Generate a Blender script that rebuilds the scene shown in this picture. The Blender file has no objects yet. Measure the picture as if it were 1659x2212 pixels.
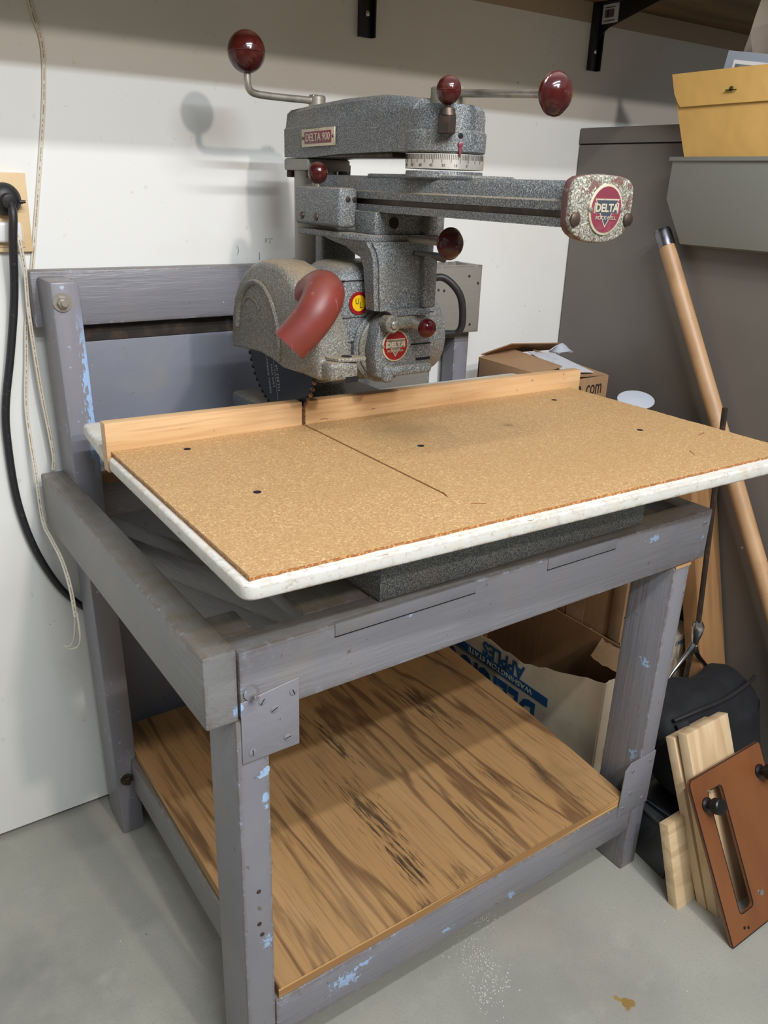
import bpy, bmesh, math, random
from mathutils import Vector, Matrix, noise
random.seed(7)
PI = math.pi
S = bpy.context.scene
C = S.collection

# ---------------------------------------------------------------- camera
YAW, PITCH, ROLL, FOC = -0.6165, 0.38205, 0.03455, 1769.6
cam = bpy.data.cameras.new('camera'); co = bpy.data.objects.new('camera', cam); C.objects.link(co)
cam.sensor_fit = 'VERTICAL'; cam.sensor_height = 24.0; cam.lens = 24.0 * FOC / 2212.0
cam.clip_start = 0.01
Rz = Matrix.Rotation(YAW, 3, 'Z')
right = Vector((1, 0, 0)); fwd = Vector((0, math.cos(PITCH), -math.sin(PITCH))); up = Vector((0, math.sin(PITCH), math.cos(PITCH)))
rr = math.cos(ROLL) * right + math.sin(ROLL) * up
uu = -math.sin(ROLL) * right + math.cos(ROLL) * up
M3 = Rz @ Matrix((rr, uu, -fwd)).transposed()
co.matrix_world = Matrix.Translation((0, 0, 1.22)) @ M3.to_4x4()
S.camera = co

# ---------------------------------------------------------------- world, lamps, exposure
w = bpy.data.worlds.new('world'); S.world = w; w.use_nodes = True
w.node_tree.nodes['Background'].inputs[0].default_value = (0.82, 0.91, 1.0, 1)
w.node_tree.nodes['Background'].inputs[1].default_value = 0.76
def lamp(name, loc, power, size, col, target=(0.75, 1.0, 0.7)):
    l = bpy.data.lights.new(name, 'AREA'); l.shape = 'DISK'; l.size = size; l.energy = power; l.color = col
    o = bpy.data.objects.new(name, l); C.objects.link(o); o.location = loc
    o.rotation_euler = (Vector(target) - Vector(loc)).to_track_quat('-Z', 'Y').to_euler()
    return o
lamp('ceiling_lamp_warm', (0.62, -1.75, 2.55), 30, 0.12, (1.0, 0.87, 0.78))
def tube_lamp(name, loc, power, col, tilt):
    l = bpy.data.lights.new(name, 'AREA'); l.shape = 'RECTANGLE'; l.size = 1.2; l.size_y = 0.05; l.energy = power; l.color = col
    o = bpy.data.objects.new(name, l); C.objects.link(o); o.location = loc; o.rotation_euler = (math.radians(tilt), 0, 0); return o
tube_lamp('ceiling_tube_front', (0.35, -1.00, 2.50), 37, (0.84, 0.93, 1.0), 40)
tube_lamp('ceiling_tube_near', (0.45, -0.33, 2.50), 25, (0.97, 0.97, 1.0), 28)
S.view_settings.view_transform = 'Standard'; S.view_settings.look = 'None'
S.view_settings.gamma = 1.0; S.view_settings.use_curve_mapping = False
S.view_settings.exposure = 0.0

# ---------------------------------------------------------------- materials
def lin(c):
    return tuple(((v/255)/12.92 if v/255 <= .04045 else ((v/255+.055)/1.055)**2.4) for v in c) + (1,)
class Mat:
    def __init__(s, name, col, rough=.6, metal=0.0, spec=.5):
        s.m = bpy.data.materials.new(name); s.m.use_nodes = True
        s.nt = s.m.node_tree; s.N = s.nt.nodes; s.L = s.nt.links
        s.b = s.N['Principled BSDF']
        s.b.inputs['Roughness'].default_value = rough; s.b.inputs['Metallic'].default_value = metal
        s.b.inputs['Specular IOR Level'].default_value = spec
        r = s.N.new('ShaderNodeRGB'); r.outputs[0].default_value = lin(col); s.c = r.outputs[0]
        s.tc = s.N.new('ShaderNodeTexCoord'); s.geo = s.N.new('ShaderNodeNewGeometry'); s.h = None
    def math(s, op, a, b=None, clamp=False):
        n = s.N.new('ShaderNodeMath'); n.operation = op; n.use_clamp = clamp
        for i, v in enumerate((a, b)):
            if v is None: continue
            if isinstance(v, (int, float)): n.inputs[i].default_value = v
            else: s.L.new(v, n.inputs[i])
        return n.outputs[0]
    def coord(s, scale=(1, 1, 1), world=True, off=(0, 0, 0), rot=(0, 0, 0)):
        mp = s.N.new('ShaderNodeMapping'); mp.inputs['Scale'].default_value = scale; mp.inputs['Location'].default_value = off
        mp.inputs['Rotation'].default_value = rot
        s.L.new(s.geo.outputs['Position'] if world else s.tc.outputs['Object'], mp.inputs['Vector'])
        return mp.outputs[0]
    def noise(s, scale=10, sv=(1, 1, 1), det=3, rough=.55, dist=0, world=True, off=(0, 0, 0), rot=(0, 0, 0)):
        n = s.N.new('ShaderNodeTexNoise'); n.inputs['Scale'].default_value = scale; n.inputs['Detail'].default_value = det
        n.inputs['Roughness'].default_value = rough; n.inputs['Distortion'].default_value = dist
        s.L.new(s.coord(sv, world, off, rot), n.inputs['Vector']); return n.outputs[0]
    def voro(s, scale, sv=(1, 1, 1), feature='F1', out='Distance', world=True):
        n = s.N.new('ShaderNodeTexVoronoi'); n.inputs['Scale'].default_value = scale; n.feature = feature
        s.L.new(s.coord(sv, world), n.inputs['Vector']); return n.outputs[out]
    def rng(s, v, lo, hi, a=0, b=1):
        n = s.N.new('ShaderNodeMapRange'); n.inputs[1].default_value = lo; n.inputs[2].default_value = hi
        n.inputs[3].default_value = a; n.inputs[4].default_value = b
        s.L.new(v, n.inputs[0]); return n.outputs[0]
    def mix(s, f, col, amt=1.0):
        n = s.N.new('ShaderNodeMix'); n.data_type = 'RGBA'
        if isinstance(f, (int, float)): n.inputs[0].default_value = f * amt
        else:
            if amt != 1.0: f = s.math('MULTIPLY', f, amt)
            s.L.new(f, n.inputs[0])
        s.L.new(s.c, n.inputs[6])
        if isinstance(col, tuple): n.inputs[7].default_value = lin(col)
        else: s.L.new(col, n.inputs[7])
        s.c = n.outputs[2]; return s
    def layer(s, col, scale=10, lo=.5, hi=.6, amt=1.0, **k):
        return s.mix(s.rng(s.noise(scale, **k), lo, hi), col, amt)
    def speck(s, col, scale, size, amt=1.0, sv=(1, 1, 1), dens=None):
        f = s.rng(s.voro(scale, sv), size, size * .6)
        if dens: f = s.math('MULTIPLY', f, s.rng(s.noise(dens[0], off=(3, 1, 7)), dens[1], dens[1] + .04))
        return s.mix(f, col, amt)
    def spot(s, col, c, r, amt=1.0, sv=(1, 1, 1), nz=(30, .6), soft=.35, nv=(1, 1, 1)):
        d = s.N.new('ShaderNodeVectorMath'); d.operation = 'SUBTRACT'
        s.L.new(s.geo.outputs['Position'], d.inputs[0]); d.inputs[1].default_value = c
        m = s.N.new('ShaderNodeVectorMath'); m.operation = 'MULTIPLY'; s.L.new(d.outputs[0], m.inputs[0]); m.inputs[1].default_value = sv
        l = s.N.new('ShaderNodeVectorMath'); l.operation = 'LENGTH'; s.L.new(m.outputs[0], l.inputs[0])
        v = s.math('DIVIDE', l.outputs['Value'], r)
        n = s.rng(s.noise(nz[0], det=5, sv=nv, rough=.65), .3, .7, -nz[1], nz[1])
        v = s.math('ADD', v, n)
        return s.mix(s.rng(v, 1, 1 - soft), col, amt)
    def dust(s, col=(150, 125, 92), amt=.6, lo=.7):
        sep = s.N.new('ShaderNodeSeparateXYZ'); s.L.new(s.geo.outputs['Normal'], sep.inputs[0])
        f = s.math('MULTIPLY', s.rng(sep.outputs[2], lo, lo + .2), s.rng(s.noise(40, det=5), .3, .65, .3, 1))
        return s.mix(f, col, amt)
    def wear(s, col, rad=.0035, amt=.8, nz=45, lo=.50, thr=.9):
        bv = s.N.new('ShaderNodeBevel'); bv.samples = 4; bv.inputs['Radius'].default_value = rad
        d = s.N.new('ShaderNodeVectorMath'); d.operation = 'DOT_PRODUCT'; s.L.new(bv.outputs[0], d.inputs[0]); s.L.new(s.geo.outputs['True Normal'], d.inputs[1])
        e = s.rng(d.outputs['Value'], .985, thr); f = s.math('MULTIPLY', e, s.rng(s.noise(nz, det=6, rough=.7, off=(2, 5, 8)), lo, lo + .08))
        return s.mix(f, col, amt)
    def bump(s, v, strength=.3, dist=.001):
        n = s.N.new('ShaderNodeBump'); n.inputs['Strength'].default_value = strength; n.inputs['Distance'].default_value = dist
        s.L.new(v, n.inputs['Height'])
        if s.h: s.L.new(s.h, n.inputs['Normal'])
        s.h = n.outputs[0]; return s
    def done(s):
        s.L.new(s.c, s.b.inputs['Base Color'])
        if s.h: s.L.new(s.h, s.b.inputs['Normal'])
        return s.m

def granite(name, base=(116, 119, 120), dark=(66, 70, 75), light=(178, 181, 178), dust=.55, rust=0.0):
    m = Mat(name, base, .45)
    m.layer(dark, 620, .47, .56, .95, det=2, rough=.7).layer(light, 540, .54, .62, .75, det=2, rough=.7, off=(5, 2, 9))
    m.layer((128, 114, 88), 14, .48, .75, .38, det=4)
    if rust: m.layer((92, 62, 50), 38, .60 - rust, .66 - rust, .9, det=5, off=(1, 4, 2))
    m.dust((158, 136, 104), dust)
    return m.bump(m.noise(480, det=2), .35, .0006).done()
BLUE = [((.470, .717, .136), .013, (.8, 1, 1.3)), ((.50, .717, .150), .006, (.5, 1, 1.6)), ((.66, .717, .118), .004, (.5, 1, 1.5)), ((.80, .717, .110), .006, (1, 1, 1)),
        ((.349, .717, .525), .004, (1, 1, .4)), ((.346, .717, .297), .005, (1, 1, .6)), ((1.028, .717, .717), .006, (.6, 1, 1.3)), ((1.159, .717, .69), .003, (1, 1, 1)),
        ((1.0985, .735, .262), .007, (1, 1.2, .8)), ((1.0985, .745, .455), .0055, (1, .8, .8)), ((.556, .717, .719), .003, (.6, 1, 1.4)), ((.317, .717, .664), .004, (1, 1, .7))]
def paint(name, base=(128, 127, 133), grain=(6, 60, 60), blue=.0, seed=0, dustamt=.5, scuff=.5, worn=True):
    m = Mat(name, base, .42)
    m.layer((111, 111, 117), 5, .4, .7, .55, det=4, off=(seed, 0, 0))
    m.layer((140, 133, 122), 9, .5, .75, .45, det=4, off=(0, seed, 0))
    m.layer((84, 74, 66), 70, .70, .75, .7, det=3, off=(seed, 3, 0))
    m.speck((40, 36, 34), 55, .055, .85, dens=(12, .5))
    m.layer((160, 175, 205), 60, .73 - blue * .1, .75 - blue * .1, .9, det=5, rough=.6, off=(seed, 7, 1))
    m.layer((150, 150, 156), 130, .72, .76, .6 * scuff, det=2, off=(seed, 9, 1))
    m.dust((108, 100, 84), min(1, dustamt * 1.5), .8)
    for c_, r_, sv_ in BLUE: m.spot((152, 178, 212), c_, r_, .95, sv=sv_, nz=(150, 1.6), soft=.12)
    if worn: m.wear((100, 80, 62), .006, .85, 40, .42, .93).wear((172, 184, 208), .005, .9, 75, .56, .93)
    g = m.noise(1, sv=grain, det=5, rough=.6)
    return m.bump(g, .55, .003).bump(m.noise(60, det=3), .12, .001).done()

M = {}
m = Mat('wall_paint', (226, 226, 222), .55)
m.layer((214, 210, 200), 2.2, .45, .75, .6, det=4).layer((190, 182, 165), 7, .66, .85, .35, det=5)
m.speck((95, 85, 75), 26, .045, .8, dens=(4, .55)).layer((200, 196, 186), 60, .68, .74, .5, det=3)
M['wall'] = m.bump(m.noise(220, det=2), .12, .0006).bump(m.noise(5, det=2), .1, .01).done()
m = Mat('floor_concrete', (160, 158, 147), .5)
m.layer((128, 128, 122), 2.6, .42, .68, .65, det=5).layer((172, 158, 144), 4, .52, .75, .55, det=5, off=(3, 2, 0))
m.layer((178, 177, 166), 12, .58, .8, .5, det=5, off=(8, 0, 0)).layer((120, 112, 100), 300, .58, .68, .35, det=2)
m.speck((74, 66, 56), 22, .055, .85, dens=(3, .5)).speck((205, 202, 195), 30, .045, .8, dens=(4, .48))
m.layer((100, 96, 90), 9, .485, .49, .0, det=0)
m.spot((112, 113, 108), (0.02, 1.05, 0), .20, .5, sv=(1, 1.2, 1), nz=(8, .5), soft=.8)
m.spot((182, 184, 186), (0.50, 0.98, 0), .05, .55, sv=(.55, 1.4, 1), nz=(25, .5), soft=.5)
m.spot((138, 108, 52), (0.888, .524, 0), .011, .95, nz=(90, .8), soft=.25)
m.spot((148, 122, 66), (0.880, .538, 0), .0065, .95, sv=(1.6, .8, 1), nz=(90, .8), soft=.25)
M['floor'] = m.bump(m.noise(160, det=4), .12, .0008).done()
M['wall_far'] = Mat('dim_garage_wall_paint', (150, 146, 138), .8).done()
M['grey'] = paint('grey_enamel_paint', grain=(6, 90, 90))
M['grey_z'] = paint('grey_enamel_paint_on_uprights', grain=(90, 90, 5), seed=3)
M['grey_y'] = paint('grey_enamel_paint_on_side_rails', (126, 125, 124), (90, 6, 90), seed=5, dustamt=.6)
m = Mat('grey_paint_flaked_to_blue', (128, 126, 132), .4)
m.layer((114, 114, 122), 5, .4, .7, .5, det=4)
def xz_edge(m, x, wdt, z0, z1, col=(150, 178, 214)):
    sep = m.N.new('ShaderNodeSeparateXYZ'); m.L.new(m.geo.outputs['Position'], sep.inputs[0])
    gx = m.rng(sep.outputs[0], x - wdt, x, 0, 1)
    gz = m.math('MULTIPLY', m.rng(sep.outputs[2], z0 - .06, z0 + .02), m.rng(sep.outputs[2], z1 + .06, z1 - .02))
    v = m.math('ADD', m.math('MULTIPLY', gx, .26), m.noise(150, sv=(1, 1, .28), det=6, rough=.72))
    return m.mix(m.math('MULTIPLY', m.rng(v, .71, .725), gz), col)
xz_edge(m, .350, .022, .80, .97)
m.layer((165, 178, 205), 75, .66, .68, .9, det=4).dust((112, 104, 86), .5, .8)
M['grey_flaked'] = m.bump(m.noise(1, sv=(90, 90, 5), det=5), .3, .002).done()
M['panel'] = paint('blue_grey_back_panel_paint', (118, 122, 134), (5, 5, 5), seed=8, dustamt=.3, worn=False)
M['gusset'] = paint('grey_enamel_on_plywood_gusset', grain=(30, 30, 30), seed=2, worn=False)
M['grey_light'] = paint('pale_grey_box_paint', (134, 130, 122), (5, 40, 40), seed=11)
def decal(name, col): return Mat(name, col, .5).done()
M['blue_chip'] = Mat('old_light_blue_paint', (158, 182, 214), .5).layer((120, 140, 170), 200, .55, .6, .6).done()

m = Mat('particle_board', (188, 151, 104), .6)
m.layer((160, 120, 76), 420, .46, .60, .75, det=3, rough=.7).layer((226, 194, 140), 360, .56, .66, .7, det=3, off=(4, 4, 4))
m.layer((176, 140, 92), 6, .45, .75, .4, det=4)
m.layer((226, 202, 160), 90, .66, .72, .35, det=2, sv=(1, 3, 1), rot=(0, 0, .6))
m.spot((140, 116, 82), (0.72, .98, .868), .07, .6, sv=(.8, 1, 1), nz=(12, .5), soft=.9)
m.spot((120, 96, 66), (0.888, .923, .868), .013, .6, sv=(.8, 1, 1), nz=(60, .4), soft=.9)
M['particle'] = m.bump(m.noise(420, det=3), .25, .0006).done()
m = Mat('bare_particle_board_edge', (150, 96, 52), .8)
m.layer((206, 156, 96), 300, .5, .6, .8, det=3)
M['particle_edge'] = m.bump(m.noise(300, det=3), .8, .001).done()
m = Mat('worn_white_table_paint', (208, 207, 200), .45)
m.layer((206, 194, 168), 28, .5, .7, .55, det=5).layer((156, 136, 108), 120, .55, .66, .55, det=6, rough=.75)
m.layer((120, 88, 60), 1, .68, .71, .9, det=4, sv=(14, 60, 240))
m.layer((170, 152, 122), 42, .56, .72, .5, det=6, rough=.75, off=(3, 3, 3)).wear((150, 112, 76), .006, .8, 60, .46, .93)
M['white_paint'] = m.bump(m.noise(150, det=3), .3, .001).done()
def wood(name, base, dark, light, sv, ring=9, det=4, rough=.5, amt=.6, knots=None, seed=0, fine=(1, 1, 1), rl=.25):
    m = Mat(name, base, rough)
    n = m.noise(1, sv=sv, det=det, rough=.45, dist=.25, off=(seed, seed * 2, seed))
    s = m.math('SINE', m.math('MULTIPLY', n, ring * 6.283))
    m.mix(m.rng(s, rl, 1.0), dark, amt)
    m.layer(light, 1, .5, .75, .5, det=4, sv=tuple(v * 2.3 for v in sv), off=(7, seed, 1))
    m.layer(dark, 1, .52, .72, .45, det=4, sv=fine, off=(seed, 2, 2))
    return m
m = wood('plywood_shelf_grain', (168, 129, 84), (98, 68, 44), (188, 152, 108), (7.0, .7, 1), 10, 5, fine=(230, 6, 1), amt=.8, rl=.45)
m.layer((78, 56, 40), 1, .56, .70, .8, det=6, sv=(44, 2.6, 1), off=(.8, .2, 0), rough=.7)
for c_, r_, sy_, a_ in (((.702, 1.145, .193), .016, .22, .85), ((.93, 1.14, .193), .026, .34, .8), ((.652, .925, .193), .024, .22, .85), ((.640, .81, .193), .020, .4, .9),
                        ((.612, .715, .193), .016, .8, .7), ((.99, .86, .193), .014, .12, .6), ((.90, .86, .193), .010, .10, .6), ((.80, .79, .193), .010, .14, .6), ((.70, .735, .193), .02, .9, .5)):
    m.spot((58, 44, 34), c_, r_, a_, sv=(1, sy_, 1), nz=(150, 1.5), soft=1.0, nv=(1.3, .10, 1))
m.layer((96, 84, 66), 8, .62, .8, .4, det=4)
M['ply'] = m.bump(m.noise(1, sv=(190, 8, 1), det=4), .3, .0012).done()
m = Mat('plywood_edge_plies', (206, 160, 100), .7)
wv = m.math('SINE', m.math('MULTIPLY', m.noise(1, sv=(1, 1, 70), det=2), 24)); m.mix(m.rng(wv, -.2, .6), (120, 82, 46), .7)
M['ply_edge'] = m.done()
m = wood('fence_pine', (212, 172, 124), (176, 128, 82), (226, 194, 150), (1.2, 1, 16), 4, 4, fine=(8, 8, 220), amt=.30)
m.layer((92, 56, 34), 1, .71, .74, .9, det=3, sv=(16, 4, 200)).layer((80, 60, 44), 60, .69, .72, .6, det=3)
M['fence'] = m.bump(m.noise(1, sv=(8, 8, 200), det=4), .25, .0008).done()
m = wood('pale_pine', (212, 186, 148), (180, 142, 102), (224, 204, 170), (13, 1.2, 1.4), 4, 2, fine=(220, 20, 20), amt=.5, seed=2)
M['pine'] = m.done()
m = wood('pale_pine_cross_grain', (212, 186, 146), (172, 140, 102), (224, 204, 168), (1.5, 20, 26), 4, 2, fine=(10, 200, 200), amt=.45, seed=4)
M['pine_x'] = m.done()
m = wood('old_stud_wood', (158, 118, 78), (130, 92, 58), (172, 134, 92), (16, 3, .8), 4, 2, fine=(180, 20, 6), amt=.4, seed=6)
m.spot((56, 34, 20), (1.50, .80, .39), .008, .9, nz=(60, .3)).spot((56, 34, 20), (1.43, .74, .27), .009, .9, nz=(60, .3))
M['stud'] = m.done()
m = Mat('pole_wood', (182, 144, 106), .45)
m.layer((148, 110, 76), 1, .45, .7, .6, det=4, sv=(50, 12, 8)).speck((110, 80, 56), 60, .1, .7, dens=(14, .5)).layer((212, 176, 130), 9, .5, .75, .5)
M['pole'] = m.done()
m = Mat('shelf_underside_wood', (150, 118, 76), .7)
m.layer((96, 74, 52), 1, .42, .65, .7, det=5, sv=(3, 22, 3)).layer((130, 104, 70), 90, .5, .7, .5)
M['shelf_wood'] = m.done()
m = Mat('end_grain', (150, 88, 44), .8); m.layer((84, 44, 20), 1, .45, .6, .8, det=3, sv=(120, 60, 12)); M['endgrain'] = m.done()

M['granite'] = granite('hammered_grey_casting')
M['granite_dark'] = granite('hammered_grey_casting_base', (108, 112, 115), (58, 63, 68), (178, 182, 178), .5)
M['granite_guard'] = granite('dusty_hammered_guard', (124, 122, 113), (80, 79, 74), (176, 173, 160), .75)
m = Mat('chipped_end_cap_paint', (150, 148, 134), .5)
m.layer((84, 80, 72), 520, .47, .55, .9, det=3).layer((200, 198, 182), 430, .54, .6, .8, det=3, off=(3, 2, 1))
m.layer((104, 70, 64), 60, .55, .58, .9, det=6, rough=.72, off=(2, 0, 4))
M['cap'] = m.bump(m.noise(250, det=2), .5, .0008).done()
M['cap_rim'] = Mat('worn_bare_casting_rim', (92, 62, 58), .5).layer((130, 124, 116), 60, .55, .62, .8).done()
m = Mat('dull_steel', (176, 172, 162), .38, .75); m.layer((110, 98, 84), 30, .5, .7, .6, det=5); m.dust((150, 130, 100), .4)
M['steel'] = m.done()
m = Mat('column_steel', (150, 147, 138), .5, .35); m.layer((128, 120, 104), 9, .45, .7, .6, det=5); M['column'] = m.done()
M['dark_steel'] = Mat('dark_steel', (70, 60, 54), .45, .6).layer((110, 90, 74), 60, .5, .7, .6).done()
M['bright'] = Mat('bright_steel', (205, 205, 205), .22, 1.0).layer((120, 116, 110), 50, .55, .7, .6).done()
m = Mat('maroon_bakelite', (66, 20, 19), .15); m.layer((96, 52, 40), 70, .56, .72, .5, det=4).layer((58, 14, 14), 14, .5, .7, .6)
M['knob'] = m.dust((150, 110, 96), .35, .6).done()
M['red_knob'] = Mat('red_bakelite', (84, 10, 16), .08).done()
m = Mat('red_rubber_elbow', (122, 50, 42), .45); m.layer((96, 46, 42), 14, .42, .68, .7, det=5).layer((176, 110, 98), 90, .64, .70, .5, det=3, sv=(1, 1, .2))
M['rubber'] = m.dust((124, 82, 70), .5, .5).done()
m = Mat('black_blade_coating', (24, 24, 27), .32, .3); m.layer((40, 40, 44), 30, .5, .7, .6); M['blade'] = m.done()
M['dark_tooth'] = Mat('dark_saw_teeth', (34, 30, 28), .5, .3).done()
M['tooth'] = Mat('pitchy_saw_teeth', (150, 116, 86), .55, .3).layer((60, 46, 38), 200, .5, .6, .8).done()
M['blade_print'] = Mat('blade_print', (178, 180, 184), .45, .3).done()
M['black'] = Mat('black_enamel', (17, 17, 18), .35).done()
M['black_rubber'] = Mat('black_rubber', (34, 33, 35), .5).layer((70, 66, 62), 120, .62, .7, .6).done()
M['dark_strip'] = Mat('dark_brown_strip', (44, 38, 34), .8).layer((84, 66, 52), 30, .5, .7, .6).done()
M['black_hole'] = Mat('dark_recess', (16, 14, 13), .9).done()
m = Mat('black_nylon', (15, 16, 20), .8); m.layer((26, 27, 33), 30, .45, .7, .7, det=4); M['nylon'] = m.bump(m.noise(400, det=2), .4, .0006).done()
M['bin'] = Mat('dark_plastic_tub', (50, 51, 53), .45).layer((62, 62, 62), 8, .4, .7, .5).done()
m = Mat('cabinet_enamel', (110, 103, 96), .38); m.layer((100, 93, 87), 3, .4, .7, .6, det=4).speck((190, 190, 180), 9, .03, .8, dens=(2, .5)); M['cabinet'] = m.done()
m = Mat('file_pocket_enamel', (130, 130, 122), .42); m.speck((90, 90, 84), 30, .07, .6, dens=(6, .5)); M['pocket'] = m.done()
m = Mat('manila_paper', (210, 168, 96), .6); m.layer((194, 150, 80), 6, .4, .7, .5, det=4); M['manila'] = m.bump(m.noise(14, det=2), .3, .01).done()
M['clasp'] = Mat('brass_clasp', (96, 92, 44), .4, .6).done()
m = Mat('crumpled_grey_plastic', (150, 138, 126), .3); m.layer((110, 100, 92), 9, .42, .6, .7, det=2)
M['plastic'] = m.bump(m.voro(16, feature='F1'), .9, .02).done()
M['photo'] = Mat('blue_grey_card', (150, 158, 170), .4).done()
M['white_print'] = Mat('white_print', (226, 226, 226), .5).done()
M['photo_dark'] = Mat('grey_picture', (112, 116, 116), .4).layer((150, 150, 146), 60, .5, .6, .6).done()
def card(name, base, seed=0):
    m = Mat(name, base, .8); m.layer(tuple(int(v * .86) for v in base), 7, .4, .7, .7, det=4, off=(seed, 0, 0)).layer(tuple(min(255, int(v * 1.1)) for v in base), 1, .5, .7, .35, det=2, sv=(120, 120, 3))
    return m.done()
M['card'] = card('brown_cardboard', (160, 126, 92))
M['card_dark'] = card('dark_brown_cardboard', (138, 102, 68), 3)
m = Mat('worn_white_carton', (206, 192, 168), .75); m.layer((184, 166, 136), 12, .45, .7, .7, det=4).speck((80, 70, 60), 60, .09, .8, dens=(14, .52)); M['carton'] = m.done()
M['blue_ink'] = Mat('blue_ink', (22, 78, 124), .6).layer((90, 130, 150), 160, .66, .7, .7).done()
M['brown_ink'] = Mat('black_ink', (38, 28, 22), .7).done()
M['label'] = Mat('white_label', (196, 198, 204), .6).layer((150, 152, 160), 40, .55, .7, .5).done()
m = Mat('orange_brown_phenolic', (126, 76, 42), .38); m.layer((106, 60, 32), 7, .42, .7, .7, det=4, sv=(2, .4, .4)); M['phenolic'] = m.done()
m = Mat('tan_cover_board', (222, 194, 150), .6); m.layer((200, 172, 128), 20, .45, .7, .5, det=4).speck((150, 120, 80), 50, .1, .6, dens=(12, .5)); M['cover'] = m.done()
M['white_plastic'] = Mat('white_plastic', (222, 222, 220), .35).done()
M['clear_cord'] = Mat('ivory_cord_jacket', (214, 206, 190), .35).done()
M['copper_core'] = Mat('cord_core', (150, 128, 96), .4, .3).layer((220, 220, 214), 200, .5, .56, .9).done()
M['maroon_print'] = Mat('faded_maroon_enamel', (122, 52, 66), .35).layer((142, 78, 92), 90, .55, .7, .6).done()
M['red_print'] = Mat('dark_red_enamel', (140, 24, 28), .3).done()
M['badge_metal'] = Mat('badge_metal', (206, 194, 170), .4, .3).layer((150, 130, 100), 90, .56, .7, .6).done()
M['navy'] = Mat('navy_enamel', (62, 68, 78), .4).done()
M['grey_print'] = Mat('grey_enamel_print', (120, 108, 96), .4).done()
M['yellow'] = Mat('yellow_enamel', (222, 182, 24), .35).done()
M['scale'] = Mat('aluminium_scale', (206, 200, 190), .38, .45).layer((150, 128, 100), 60, .58, .75, .6).done()
M['dust_pile'] = Mat('sawdust', (168, 132, 88), .9).layer((120, 88, 54), 300, .5, .6, .6).done()
M['lid'] = Mat('cloudy_plastic', (196, 202, 212), .25).done()
m = M['lid']; m.node_tree.nodes['Principled BSDF'].inputs['Alpha'].default_value = .75

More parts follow.
